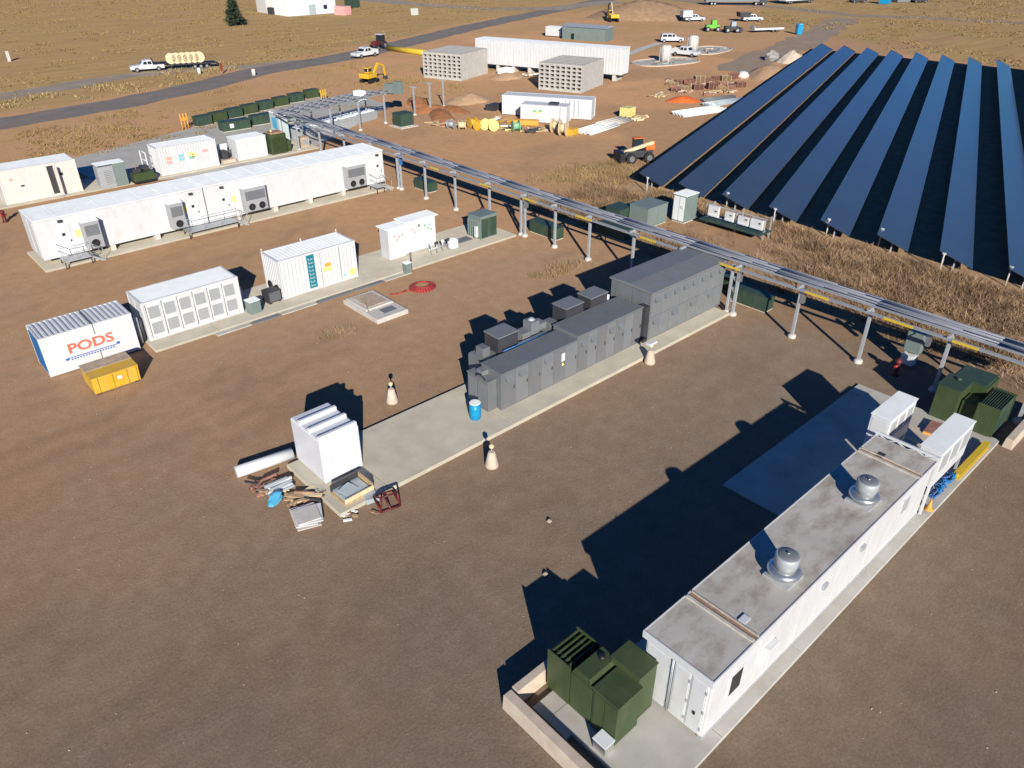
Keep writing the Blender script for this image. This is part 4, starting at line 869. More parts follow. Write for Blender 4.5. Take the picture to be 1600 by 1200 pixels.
for k,(y,l) in enumerate(((8.9,1.3),(12.2,1.6),(17.0,1.5),(22.9,1.6),(29.5,1.4),(35.4,1.6),(41.2,1.6),(46.6,1.4),(53.6,1.2))):
    MB().box(-.54,-.52,y,y+l,3.30,3.44).build('warning_strip', 'sign_yellow', rk)
for y in (11.6,18.95,23.3,43.1,60.4): MB().box(-.12,.16,y-.30,y-.10,2.4,3.35).build('drop_conduit', 'cable_blue' if y > 60 else 'galv_bright', rk)
r2 = thing('cable_rack', 'wide branch of cable rack with several trays running towards the diggings', 'cable rack', (41.0,81.2,0), math.atan2(4.2,16))
for k,x in enumerate((1.0,5.8,10.6,15.3,21.2,24.6,27.6)):
    for y in ((0,) if x > 20 else (0,3.2)):
        p = MB().box(x-.08,x+.08,y-.08,y+.08,.1,3.5).build('post', 'galv', r2); MB().lathe(x,y,[(.26,-.1),(.26,.14),(.1,.22)],12).build('footing', 'concrete_white', p)
    if x < 20: MB().box(x-.06,x+.06,-.4,3.6,3.5,3.62).build('cross_arm', 'galv', r2)
    else: MB().box(x-.06,x+.06,-.5,.5,3.5,3.62).build('cross_arm', 'galv', r2); 
for y,wd,xe in ((.15,.8,17.0),(1.1,.8,17.0),(2.05,.8,16.0),(3.0,.7,15.5)): ladder_tray(r2, (0,y), (xe,y), wd, 3.70)
for y,xe in ((.3,17),(.9,16.5),(1.3,17),(2.1,15),(2.9,15)): MB().tube([(x,y+.05*math.sin(x),3.74) for x in np.arange(0,xe,1.5)],.06,6).build('cable', 'cable_grey', r2)
for x,y,h_ in ((11.8,.6,1.5),(12.6,1.0,1.3),(17.8,.8,1.5),(18.8,.2,1.8)): MB().box(x,x+.6,y,y+1.2,3.5-h_*.3,3.5+h_*.55).build('pull_box', 'roof_light' if x < 13 else 'green_grey', r2, .02)
lt = thing('equipment_table', 'long low grey duct bank under the rack branch', 'duct', (43.5,84.6,.02), math.atan2(4.2,16))
for k in range(4): MB().box(k*3.4,k*3.4+3.3,0,2.2,.0,1.0).build('duct_section', 'galv', lt, .02); MB().box(k*3.4+.2,k*3.4+3.1,.3,1.9,1.0,1.12).build('cover', 'roof_light', lt, .01)

# ------------------------------------------------------------------ solar rows
RA = math.atan2(.330,.944)      # the solar field is set out on another grid than the yard
def solar_row(k):
    x0 = 58.75-.06*k; yc = 11.7+k*4.64; ln = 108.4-.4*k
    lab = ('first','second','third','fourth','fifth','sixth','seventh','eighth')[k].capitalize()+' long tilted row of dark blue solar panels counted from the right picture edge' if k >= 0 else 'row of solar panels mostly beyond the right picture edge'
    t = thing('solar_row', lab, 'solar panels', (x0,yc,0), RA, 'rows of solar panels')
    zl,zh,hw = .50,1.50,1.20
    sl_ = (zh-zl)/(2*hw); n = int(ln/1.02); m = MB(); fr = MB()
    for i in range(n):
        a = i*1.02; c_ = a+1.012
        za,zb = zl,zh; m.add([(a,-hw,zl),(c_,-hw,zl),(c_,hw,zh),(a,hw,zh)], [(0,1,2,3)])
    stuff(m.build('glass_modules', 'solar_glass', t))
    fr.add([(0,-hw,zl-.012),(ln,-hw,zl-.012),(ln,hw,zh-.012),(0,hw,zh-.012),(0,-hw,zl-.05),(ln,-hw,zl-.05),(ln,hw,zh-.05),(0,hw,zh-.05)], [(0,1,2,3),(7,6,5,4),(0,4,5,1),(1,5,6,2),(2,6,7,3),(3,7,4,0)]); fr.build('panel_frame', 'dark_grey', t)
    MB().box(.3,ln-.3,-.07,.07,(zl+zh)/2-.24,(zl+zh)/2-.10).build('torque_tube', 'galv', t)
    for i in range(0,17):
        x = .6+i*(ln-1.2)/16; MB().box(x-.06,x+.06,-.05,.05,0,(zl+zh)/2-.22).build('leg', 'galv', t)
    return t
for k in range(-1,8): solar_row(k)
SP = [(1010,301),(1134,326),(1207,352),(1290,369),(1372,385),(1467,425),(1570,447)]
for k,p in enumerate(SP):
    x,y = G(*p); t = thing('row_stake', ('leftmost','second from left','third from left','middle','third from right','second from right','rightmost')[k]+' white stake standing in the weeds before the solar rows', 'stake', (x,y,0), 0, 'white stakes before the solar rows')
    MB().cyl((0,0,0),(0,0,1.5),.05,n=8).build('stake', 'concrete_white', t); MB().box(-.03,.03,-.12,.12,1.35,1.5).build('bracket', 'white_clean', t); MB().beam((0,0,.1),(.25,0,.9),.04,.04).build('brace', 'galv', t)

iv = thing('inverter_cabinet', 'pale grey upright inverter cabinet before the solar rows', 'cabinet', (52.7,36.0,0)); MB().box(0,1.7,0,1.3,.1,2.35).build('cabinet', 'green_grey', iv, .02); MB().box(-.04,1.74,-.04,1.34,2.35,2.42).build('lid', 'roof_light', iv)
platex(iv,'door',-.002,.08,.62,.2,2.25,'roof_light',.02); platex(iv,'door',-.002,.68,1.22,.2,2.25,'roof_light',.02); platex(iv,'meter',-.022,.2,.45,1.3,1.55,'white_clean',.05); MB().box(.05,1.65,.05,1.25,-.1,.1).build('plinth','concrete_white',iv)
ir = thing('inverter_rack', 'steel rack carrying four white inverters before the solar rows', 'inverter rack', (54.3,29.4,0))
for y in (0,2.6,5.4): 
    for x in (0,.9): MB().box(x-.05,x+.05,y-.05,y+.05,0,1.75).build('post', 'galv', ir)
for z in (.75,1.7): MB().box(-.05,-.01,-.2,5.6,z,z+.08).build('rail', 'galv', ir)
MB().box(-.9,.95,-.2,5.6,.55,.63).build('shelf', 'green_box', ir)
for y0,y1,z1 in ((.05,1.15,1.62),(1.3,2.3,1.55),(2.75,3.55,1.6),(4.2,5.2,1.75)):
    q = MB().box(-.32,-.06,y0,y1,.85,z1).build('inverter', 'white_clean', ir, .02); MB().box(-.33,-.32,y0+.1,y1-.1,.95,1.1).build('fins', 'roof_light', q); MB().box(-.33,-.32,y0+.15,y0+.35,1.3,1.42).build('display', 'dark_grey', q)

# ------------------------------------------------------------------ vehicles (local +X is forward)
def wheel(parent, x, y, r, wd=.22):
    s = 1 if y > 0 else -1
    t = MB().cyl((x,y-wd/2,r),(x,y+wd/2,r),r,n=16).build('wheel', 'tyre', parent); MB().cyl((x,y+s*(wd/2+.001),r),(x,y+s*(wd/2+.012),r),r*.55,n=12).build('rim', 'galv_bright', t)
def pickup(label, loc, rz, body='white_clean', bed='open', group=None, name='pickup_truck', cat='pickup'):
    t = thing(name, label, cat, loc, rz, group); Wd = .95
    low = [(-2.75,.45),(2.65,.45),(2.75,.62),(2.72,.98),(1.15,1.10),(-2.75,1.10)]
    if bed == 'suv':
        MB().prismY([(-2.4,.42),(2.4,.42),(2.5,.6),(2.45,.95),(1.15,1.08),(-2.45,1.10)],-Wd,Wd).build('body', body, t, .05)
        MB().prismY([(-2.38,1.10),(1.1,1.08),(.45,1.72),(-.2,1.80),(-2.2,1.78)],-Wd+.06,Wd-.06).build('cab', body, t, .05)
        ws = ((-2.15,-1.2),(-1.1,-.2),(-.1,.55)); wy = Wd-.05
    else:
        MB().prismY(low,-Wd,Wd).build('body', body, t, .05)
        MB().prismY([(-.95,1.10),(1.15,1.10),(.50,1.78),(-.1,1.84),(-.85,1.82)],-Wd+.06,Wd-.06).build('cab', body, t, .05)
        ws = ((-.80,-.15),(-.05,.60)); wy = Wd-.05
        if bed == 'open':
            MB().box(-2.65,-1.05,-Wd+.12,Wd-.12,1.101,1.112).build('bed_liner', 'black', t); m = MB(); m.box(-2.75,-1.0,Wd-.12,Wd,1.102,1.32); m.box(-2.75,-1.0,-Wd,-Wd+.12,1.102,1.32); m.box(-2.76,-2.66,-Wd+.12,Wd-.12,1.102,1.30); m.build('bed_side', body, t)
        elif bed == 'flat':
            MB().box(-3.4,-1.0,-1.12,1.12,1.12,1.24).build('flat_bed', 'black', t); MB().box(-1.06,-.98,-1.05,1.05,1.24,2.0).build('headboard', 'black', t)
        elif bed == 'box':
            MB().box(-3.6,-1.0,-1.1,1.1,1.15,2.7).build('box_body', 'white_clean', t, .03); MB().box(-3.6,-1.0,-1.12,1.12,.95,1.15).build('bed_frame', 'dark_grey', t)
        elif bed == 'dump':
            m = MB(); m.prismY([(-3.8,1.2),(-1.0,1.15),(-.9,2.3),(-4.1,2.3)],-1.2,1.2); m.build('dump_body', 'dark_grey', t, .03); MB().box(-3.9,-1.2,-1.05,1.05,2.301,2.32).build('load', 'soil_pile', t)
    for a,c_ in ws:
        for s in (-1,1): m = MB(); m.add([(a,s*(wy-.005),1.18),(c_,s*(wy-.005),1.18),(c_-.12 if c_ > 0 else c_,s*(wy-.005),1.66),(a+.06,s*(wy-.005),1.66)], [(0,1,2,3)]); m.build('side_window', 'glass', t)
    MB().beam((1.08,0,1.17),(.56,0,1.70),1.6,.02).build('windscreen', 'glass', t)
    for s in (-1,1): MB().box(2.70,2.762,s*.62-.16,s*.62+.16,.72,.90).build('headlight', 'pane_tint', t); MB().box(-2.77,-2.70,s*.82-.07,s*.82+.07,.75,1.0).build('tail_light', 'red', t)
    MB().box(2.66,2.82,-.92,.92,.45,.62).build('bumper', 'galv', t)
    for x in (-1.75,1.75):
        for s in (-1,1): wheel(t, x, s*(Wd-.08), .40)
    return t
def heading(p, q): return math.atan2(q[1]-p[1], q[0]-p[0])
def mid(p, q): return ((p[0]+q[0])/2,(p[1]+q[1])/2,0)
A,Bp,Cp = G(204,113),G(258,109),G(341,104)
hd = heading(Bp,A)
pickup('white flatbed truck pulling a spool trailer on the gravel road', mid(A,Bp), hd, bed='flat', name='flatbed_truck', cat='truck')
tl = thing('trailer', 'black gooseneck trailer loaded with wooden spools behind the white flatbed truck', 'trailer', (Bp[0],Bp[1],0), heading(Bp,Cp))
MB().box(.4,8.4,-1.15,1.15,.75,.92).build('deck', 'black', tl); MB().beam((-1.0,0,1.25),(.6,0,.85),.4,.2).build('gooseneck', 'black', tl); MB().beam((8.4,0,.85),(9.3,0,.35),2.1,.08).build('ramp', 'black', tl)
for x in (5.0,6.0,7.0):
    for s in (-1,1): wheel(tl, x, s*1.0, .38)
th = heading(Bp,Cp)
for k in range(6):
    ox = 1.3+k*.95; c_ = (Bp[0]+ox*math.cos(th), Bp[1]+ox*math.sin(th), .92)
    t = thing('cable_spool', ('front','second','third','fourth','fifth','rear')[k]+' pale wooden spool on the black trailer counted from the truck', 'spool', c_, th, 'wooden spools on the trailer')
    for y in (-.5,.42): MB().cyl((0,y,.85),(0,y+.08,.85),.85,n=18).build('flange', 'wood_pale', t)
    MB().cyl((0,-.42,.85),(0,.42,.85),.5,n=14).build('drum', 'pale_yellow', t)
p1,p2 = G(548,93),G(592,86); pickup('white pickup on the road shoulder below the grey asphalt road', mid(p1,p2), heading(p2,p1))
p1,p2 = G(1024,66),G(1074,66); pickup('white estate car parked furthest behind the round pads', mid(p1,p2), heading(p1,p2), bed='suv', name='parked_car', cat='car')
p1,p2 = G(1050,86),G(1092,90); pickup('white pickup parked beside the pale cylinder on the oval pad', mid(p1,p2), heading(p1,p2))
p1,p2 = G(1062,34),G(1106,33); pickup('white box truck near the far dirt pile', mid(p1,p2), heading(p1,p2), bed='box', name='box_truck', cat='truck')
p1,p2 = G(1150,34),G(1198,33); pickup('white cab tipper truck with dark body right of the box truck', mid(p1,p2), heading(p1,p2), bed='dump', name='tipper_truck', cat='truck')
pickup('dark pickup left at the top edge among far parked cars', (*G(1340,4),0), heading(G(1320,5),G(1380,4)), 'dark_grey', 'open')
pickup('dark car right at the top edge among far parked cars', (*G(1436,4),0), heading(G(1400,4),G(1460,3)), 'dark_grey', 'suv', None, 'parked_car', 'car')
def excavator(label, loc, rz, up):
    t = thing('excavator', label, 'excavator', loc, rz)
    for s in (-1,1):
        m = MB(); m.prismY([(-1.5,.1),(1.5,.1),(1.8,.4),(1.5,.75),(-1.5,.75),(-1.8,.4)], s*1.0-.25, s*1.0+.25); m.build('track', 'black', t, .05)
    MB().box(-1.0,1.0,-.8,.8,.75,.95).build('undercarriage', 'dark_grey', t); MB().box(-1.9,1.1,-1.15,1.15,.95,1.75).build('house', 'machine_yellow', t, .12); MB().box(-2.0,-1.4,-1.15,1.15,1.0,1.9).build('counterweight', 'machine_yellow', t, .12)
    cb_ = MB().box(-.1,1.2,.2,1.15,1.75,2.75).build('cab', 'machine_yellow', t, .08); MB().box(1.2,1.22,.28,1.07,1.85,2.65).build('windscreen', 'glass', cb_); MB().box(.05,1.1,1.15,1.165,1.85,2.6).build('side_window', 'glass', cb_); MB().box(.05,1.1,.185,.2,1.95,2.6).build('side_window', 'glass', cb_); MB().box(-.115,-.1,.28,1.07,1.95,2.6).build('rear_window', 'glass', cb_)
    a = (1.0,-.3,1.5); b2 = (2.6,-.3,4.2 if up else 3.3); c_ = (4.6,-.3,3.9 if up else 2.6); e = (4.9,-.3,1.9 if up else .6)
    MB().beam(a,b2,.35,.45).build('boom', 'machine_yellow' if not up else 'tan_lid', t, .03); MB().beam(b2,c_,.3,.4).build('boom', 'machine_yellow' if not up else 'tan_lid', t, .03); MB().beam(c_,e,.26,.32).build('stick', 'dark_grey' if up else 'machine_yellow', t, .03)
    t.scale = (.8,.8,.8) if not up else (1,1,1)
    MB().prismY([(e[0]-.5,e[2]-.7),(e[0]+.35,e[2]-.7),(e[0]+.25,e[2]+.1),(e[0]-.2,e[2]+.1)],-.7,.1).build('bucket', 'dark_grey', t, .03); MB().cyl((1.2,-.3,1.7),(2.2,-.3,3.0),.08,n=8).build('ram', 'galv_bright', t)
excavator('small yellow excavator on the grass verge beyond the rack branch', (*G(578,129),0), R(20), False)
excavator('far yellow excavator with raised boom beside the brown dirt pile', (*G(957,34),0), R(60), True)
tr_ = thing('tractor', 'dark red and grey tractor behind the white pickup at the road', 'tractor', (*G(592,77),0), R(200))
MB().box(-.2,1.9,-.5,.5,.8,1.6).build('bonnet', 'dark_red', tr_, .08); MB().box(-1.5,-.15,-.75,.75,.9,1.5).build('chassis', 'dark_grey', tr_, .05); MB().box(-1.4,-.2,-.7,.7,1.5,2.7).build('cab', 'glass', tr_, .05); MB().box(-1.5,-.1,-.8,.8,2.7,2.8).build('roof', 'white_clean', tr_, .03)
for x,r_ in ((-1.0,.75),(1.4,.5)):
    for s in (-1,1): wheel(tr_, x, s*.85, r_, .35)
sk = thing('skid_loader', 'orange and dark telescopic loader parked at the left corner of the solar rows', 'loader', (*G(995,252),0), R(-28))
for x in (-1.0,1.0):
    for s in (-1,1): wheel(sk, x, s*.85, .55, .38)
MB().box(-1.7,1.5,-.65,.65,.55,1.25).build('chassis', 'dark_grey', sk, .06); MB().box(.7,1.75,-.62,.62,1.25,1.75).build('engine_cover', 'orange', sk, .08); MB().box(-.45,.6,.05,.68,1.25,2.35).build('cab', 'glass', sk, .04); MB().box(-.5,.65,0,.72,2.35,2.45).build('cab_roof', 'orange', sk, .03); MB().beam((1.6,-.35,2.0),(-1.7,-.35,1.15),.3,.34).build('boom', 'wood_pale', sk, .03); MB().beam((1.4,-.35,1.3),(1.65,-.35,2.15),.25,.25).build('boom_pivot', 'orange', sk, .02); MB().box(-2.35,-1.75,-1.05,1.05,.3,1.15).build('bucket', 'black', sk, .03); MB().box(-1.75,-1.6,-.5,.5,.5,1.2).build('coupler', 'galv', sk)
gm_ = thing('compactor', 'bright green site machine far behind the parked pickups', 'machine', (*G(1112,49),0), R(-40)); MB().box(-1.6,1.6,-.8,.8,.7,1.5).build('body', 'lime', gm_, .1); MB().box(-.3,.9,-.7,.7,1.5,2.5).build('cab', 'lime', gm_, .06); MB().box(.905,.92,-.6,.6,1.6,2.4).build('windscreen', 'glass', gm_)
for x in (-1.2,1.2):
    for s in (-1,1): wheel(gm_, x, s*.85, .55, .35)
gm2 = thing('loader', 'dark loader with pale cab right of the green machine', 'loader', (*G(1143,51),0), R(-40)); MB().box(-1.8,1.4,-.8,.8,.6,1.4).build('body', 'dark_grey', gm2, .1); MB().box(-.4,.7,-.65,.65,1.4,2.4).build('cab', 'pane_tint', gm2, .05); MB().box(1.6,2.3,-1.1,1.1,.2,1.1).build('bucket', 'dark_grey', gm2, .03)
for x in (-1.2,1.1):
    for s in (-1,1): wheel(gm2, x, s*.85, .6, .35)
p1,p2 = G(1172,51),G(1222,49); ft = thing('trailer', 'empty flat trailer with pale side rails near the blue toilet', 'trailer', mid(p1,p2), heading(p1,p2))
MB().box(-4,4,-1.1,1.1,.75,.9).build('deck', 'tan_lid', ft); MB().box(-4,4,-1.15,-1.1,.6,1.0).build('side_rail', 'white_clean', ft); MB().box(-4,-3.9,-1.1,1.1,.9,1.5).build('headboard', 'white_clean', ft)
for x in (1.2,2.2):
    for s in (-1,1): wheel(ft, x, s*.95, .4)
pj = thing('portable_toilet', 'bright blue portable toilet at the far edge of the yard', 'toilet', (*G(1247,54),0), R(-30)); MB().box(-.6,.6,-.6,.6,.05,2.1).build('cabin', 'barrel_blue', pj, .04); m = MB(); m.prismY([(-.65,2.1),(.65,2.1),(.3,2.35),(-.3,2.35)],-.65,.65); m.build('roof', 'sky_blue_plastic', pj); MB().box(-.62,-.6,-.4,.4,.15,2.0).build('door', 'sky_blue_plastic', pj)

# ------------------------------------------------------------------ construction yard beyond the rack
TA = math.atan2(-26,9)          # long axis of the white trailer building
tb = thing('trailer_building', 'long white ribbed trailer building raised on blocks in the construction yard', 'building', (92.0,110.2,0), TA)
Lx,W,z0,ht = 27.4,3.2,1.0,4.9       # local +X along the trailer, local -Y faces the camera? (checked below)
sgn = 1.0
MB().box(0,Lx,0,W,z0,ht).build('body', 'white', tb, .03); MB().box(-.05,Lx+.05,-.05,W+.05,ht,ht+.06).build('roof', 'roof_light', tb)
m = MB(); m.corr(.2,Lx-.2,-.004,z0+.1,ht-.1,'x',.55,.02,-1); m.build('side_wall', 'white', tb)
m = MB(); m.corr(.1,W-.1,Lx+.004,z0+.1,ht-.1,'y',.5,.06,1); m.build('end_wall', 'white', tb)
for k in range(9): MB().box(1.0+k*3.1,1.6+k*3.1,.2,W-.2,0,z0).build('block', 'concrete_white', tb)
MB().box(.3,Lx-.3,.3,W-.3,.75,z0).build('chassis', 'black', tb)
def block_bank(label, corner, fl, sd, h_, ncol, nrow):
    """grey lattice block: pigeon-hole front, slotted top; corner is the near corner, front runs back-left, side runs right"""
    t = thing('load_bank', label, 'lattice block', (*corner,0), TA+math.pi, 'grey lattice blocks'); # local +X runs along the front, away to the left; local -Y points into the block depth
    MB().box(.35,fl-.02,-sd+.02,-.6,.1,h_-.15).build('core', 'black', t)
    cw = fl/ncol; rh = (h_-.5)/nrow; bw = .11
    for k in range(ncol+1): MB().box(max(0,k*cw-bw),min(fl,k*cw+bw),-.6,0,.25,h_-.25).build('upright', 'block_grey', t)
    for k in range(nrow+1): MB().box(bw,fl-bw,-.58,-.02,max(.0,.25+k*rh-bw),.25+k*rh+bw).build('shelf', 'block_grey', t)
    MB().box(0,.34,-sd,-.6,0,h_).build('side_wall', 'block_grey', t, .03); MB().box(fl-.01,fl+.1,-sd,-.6,0,h_).build('side_wall', 'block_grey', t); MB().box(0,fl,-sd-.1,-sd,0,h_).build('rear_wall', 'block_grey', t)
    MB().box(0,fl,-.62,0.02,h_-.25,h_).build('lintel', 'block_grey', t); MB().box(-.02,fl,-.6,.02,-.1,.25).build('sill', 'block_grey', t)
    for k in range(6): MB().box(.34,fl-.02,-.62-(k+1)*(sd-.7)/6,-.72-k*(sd-.7)/6-.25,h_-.22,h_-.02).build('roof_slat', 'block_grey', t)
block_bank('left grey lattice block with rows of square holes before the white trailer', (82.4,102.4), 7.4, 8.5, 4.0, 8, 6)
block_bank('right grey lattice block with rows of square holes before the white trailer end', (89.1,82.0), 7.2, 8.5, 3.9, 8, 6)
CA = math.atan2(-.86,.5)
for nm,lab,p,ln,hh,mk in (('storage_container','longer white container with dark door bars behind the wrapped white one',(70.3,78.9),12.2,2.55,0),('storage_container','short white container with green scribbles and dark vent before the longer one',(69.2,74.1),6.1,2.2,1)):
    t = thing(nm, lab, 'container', (*p,0), CA); iso_box(t, ln, 2.44, .1, hh, 'white_clean', 'white', True)
    if mk:
        for x,z,mt in ((1.6,1.3,'pale_green'),(2.0,1.1,'pale_yellow'),(2.4,1.35,'pale_green'),(1.9,.8,'roof_light')): plate(t, 'scribble', x, x+.5, .014, z, z+.3, mt, .006)
        MB().box(3.6,4.8,.5,1.4,hh,hh+.28).build('roof_vent', 'dark_grey', t, .05); plate(t, 'end_bar', ln-.9, ln-.8, .014, .2, hh-.1, 'galv')
    else:
        for x in (8.6,9.2,9.8,10.4): plate(t, 'door_bar', x, x+.14, .014, .2, hh-.12, 'galv')
# blue-grey shed and its small white neighbour behind the trailer
gsd = thing('grey_shed', 'flat blue-grey shed behind the white trailer building', 'shed', (*G(878,61),0), heading(G(878,61),G(946,66))); MB().box(0,10.4,0,4.5,0,2.6).build('wall', 'green_grey', gsd, .03); m = MB(); m.prismX([(-.2,2.6),(4.7,2.6),(2.25,3.1)],-.2,10.6); m.build('roof', 'galv', gsd); plate(gsd, 'opening', 2.2,3.0,-.002,.1,1.3,'black',.01)
wsd = thing('equipment_box', 'small white box left of the blue-grey shed', 'box', (*G(852,57),0), TA); MB().box(0,4,0,2.4,.2,2.0).build('casing','white',wsd,.03); MB().box(-.05,4.05,-.05,2.45,2.0,2.08).build('roof','roof_light',wsd)
wkx = strip('concrete_path', [G(978,86),G(1005,76),G(1032,67)], 1.9, .06, 'concrete_white', .05, 8)
def oval_pad(label_t, c, rx, ry, rz, tank):
    p = bpy.data.objects.new('equipment_pad', None); COL.objects.link(p); p.location = (*c,0); p.rotation_euler = (0,0,rz); struct(p)
    poly = [(rx*math.copysign(abs(math.cos(a))**.7,math.cos(a)), ry*math.copysign(abs(math.sin(a))**.7,math.sin(a))) for a in [2*math.pi*i/28 for i in range(28)]]
    m = MB(); n = len(poly); vs = [(x*s_,y*s_,z) for s_,z in ((1,0),(1,.18),(.95,.18),(.95,.05)) for x,y in poly]
    m.add(vs, [(k*n+i,k*n+(i+1)%n,(k+1)*n+(i+1)%n,(k+1)*n+i) for k in range(3) for i in range(n)]); m.build('kerb', 'concrete_tan', p)
    MB().prism([(x*.94,y*.94) for x,y in poly],-.1,.06).build('infill', 'concrete_grey', p)
    rg2 = random.Random(int(c[0]))
    for k in range(16): MB().rbox((rg2.uniform(-rx*.65,rx*.65),rg2.uniform(-ry*.55,ry*.55),.16+rg2.random()*.1),(rg2.uniform(.8,2.6),rg2.uniform(.08,.3),.12),rg2.uniform(-.6,.6)).build('formwork_bar', rg2.choice(('rust','wood_pale','gear_grey','pane_tint')), p)
    t = thing('concrete_tank', label_t, 'tank', (c[0]+tank[0],c[1]+tank[1],.06)); MB().lathe(0,0,[(1.0,0),(1.0,2.5),(.9,2.6)],16).build('shell', 'concrete_white', t); MB().lathe(0,0,[(.95,2.6),(.95,2.7),(.3,2.8)],16).build('lid', 'cream', t)
    for k in range(6): a = k*math.pi/3+.3; MB().box(1.0*math.cos(a)-.06,1.0*math.cos(a)+.06,1.0*math.sin(a)-.06,1.0*math.sin(a)+.06,0,2.4).build('stave', 'white', t)
oval_pad('pale cylindrical tank on the nearer oval pad', G(1040,97), 7.0, 4.0, R(-12), (.4,.5)); oval_pad('pale cylindrical tank on the further oval pad', G(1106,79), 6.4, 3.8, R(10), (-2.6,2.0))
# mounds
def mound(name, label, c, rx, ry, h_, mt, seed, cat='dirt pile', rz=0.0):
    n,mr = 26,9; vs = []; rg2 = np.random.default_rng(seed)
    lump = rg2.uniform(.7,1.25,(mr+1,n))
    for i in range(mr+1):
        f = i/mr
        for k in range(n):
            a = 2*math.pi*k/n; s_ = 1-f*f*.0; r_ = (1-f)*(.85+.3*vnoise(np.array([math.cos(a)*3+seed]),np.array([math.sin(a)*3]),1.0,seed)[0])
            vs.append((rx*r_*math.cos(a), ry*r_*math.sin(a), h_*(1-(1-f)**1.5)*(.62+.38*lump[i,k]) if i else -.05))
    m = MB(); m.add(vs, [(i*n+k,i*n+(k+1)%n,(i+1)*n+(k+1)%n,(i+1)*n+k) for i in range(mr) for k in range(n)], True); o = m.build(name, mt); o.location = (*c,0); o.rotation_euler = (0,0,rz); return tag(o, label, cat)
mound('dirt_pile','large brown dirt pile beside the far excavator', G(1005,27), 16, 10, 4.2, 'soil_pile', 3, rz=R(-40))
mound('sand_pile','pale sandy mound near the diggings left of the white containers', G(733,158), 3.6, 2.4, 1.0, 'sand_pile', 4)
mound('sand_pile','low pale mound under the left lattice block', G(790,122), 3.0, 2.2, .8, 'sand_pile', 9)
mound('gravel_pile','pale gravel pile touching the far left corner of the solar rows', G(1236,96), 3.6, 2.6, 1.9, 'concrete_tan', 5, 'gravel pile')
mound('soil_ridge','orange soil ridge along the left edge of the solar rows', G(1195,113), 9, 2.4, .9, 'sand_pile', 6, rz=R(20))
mound('soil_ridge','orange spoil ridge beside the trench below the rack end', G(690,183), 5.5, 1.7, .7, 'turned_soil', 7, rz=R(60))
mound('soil_ridge','dark orange soil heap around the last rack posts', G(668,172), 3.6, 1.6, .6, 'turned_soil', 31, rz=R(10))
mound('soil_ridge','orange soil spill right of the last rack posts', G(712,172), 3.2, 1.2, .45, 'turned_soil', 32, rz=R(80))
mound('soil_ridge','turned orange soil left of the trench below the rack end', G(652,160), 3.8, 1.6, .7, 'turned_soil', 8, rz=R(60))
bq = MB().lathe(0,0,[(1.1,0),(1.4,.5),(1.15,1.0),(.5,1.35)],9,False); bq.v = [(x*(1.2+.25*math.sin(3*y+z*4)),y*(.9+.2*math.sin(4*x)),z*(1+.25*math.sin(2.5*x+2*y))) for x,y,z in bq.v]; bo = bq.build('boulder','rock'); bo.location = (*G(1205,94),0); tag(bo,'grey boulder left of the pale gravel pile','boulder')
# stacks, spools and debris lying about the yard
def pallet_stack(label, c, rz, n, mt, size=(1.2,1.0), group=None, cat='pallets', name='pallet_stack'):
    t = thing(name, label, cat, (*c,0), rz, group)
    for k in range(n):
        z = k*.16; m = MB()
        for i in range(5): m.box(-size[0]/2,size[0]/2,-size[1]/2+i*size[1]/5,-size[1]/2+i*size[1]/5+size[1]*.14,z+.10,z+.125)
        for i in (-1,0,1): m.box(i*(size[0]/2-.06)-.05,i*(size[0]/2-.06)+.05,-size[1]/2,size[1]/2,z,z+.10)
        m.build('pallet', mt, t)
pp_ = [(1050,133),(1062,131),(1077,132),(1092,128),(1107,127),(1120,125),(1133,126),(1146,123),(1055,142),(1070,141),(1090,140),(1112,139),(1128,140),(1143,138),(1156,136)]
wd_ = ['one','two','three','four','five','six','seven','eight']
for k,p in enumerate(pp_): pallet_stack(('Back' if k < 8 else 'Front')+' row pallet stack '+wd_[k if k < 8 else k-8]+' from the left beside the solar rows', G(*p), R(random.uniform(-40,40)), 3+(k*5) % 4, 'wood_red' if k % 3 else 'wood', (1.6,1.2), 'reddish pallet stacks in the yard')
mound('tarpaulin_pile','bright orange tarpaulin heap left of the solar rows', G(1068,158), 2.7, 1.5, .7, 'orange', 21, 'tarpaulin', R(-40))
wb = MB().lathe(0,0,[(.9,0),(1.1,.4),(.8,.9),(.3,1.1)],10).build('bulk_bag','cream'); wb.location = (*G(1160,122),0); tag(wb,'round cream bulk bag at right end of the pallet stacks','bag')
def conduit_stack(label, c, rz, ln, n, mt, wd=1.6):
    t = thing('conduit_stack', label, 'conduits', (*c,0), rz)
    for k in range(n): MB().cyl((0,k*wd/n,.10+.12*(k % 3)),(ln,k*wd/n,.10+.12*(k % 3)),.10,n=8).build('conduit', mt, t)
    for x in (.4,ln-.4): MB().box(x-.06,x+.06,-.15,wd+.05,-.02,.0).build('bearer', 'wood', t)
conduit_stack('pale grey conduit stack nearest the solar rows', G(1068,184), R(-12), 8, 12, 'roof_light', 2.6)
conduit_stack('pale blue conduit stack behind the grey one by the solar rows', G(1108,168), R(-10), 8, 9, 'pane_tint', 1.6)
conduit_stack('dark conduit bundle behind the pale blue stack', G(1100,160), R(-15), 6, 7, 'gear_grey', 1.2)
conduit_stack('long grey cable tray stack in front of the white containers', G(922,212), R(8), 6.5, 10, 'roof_light', 2.6)
conduit_stack('shorter white conduit stack beside the yellow crate', G(948,200), R(4), 5.5, 9, 'concrete_white', 2.0)
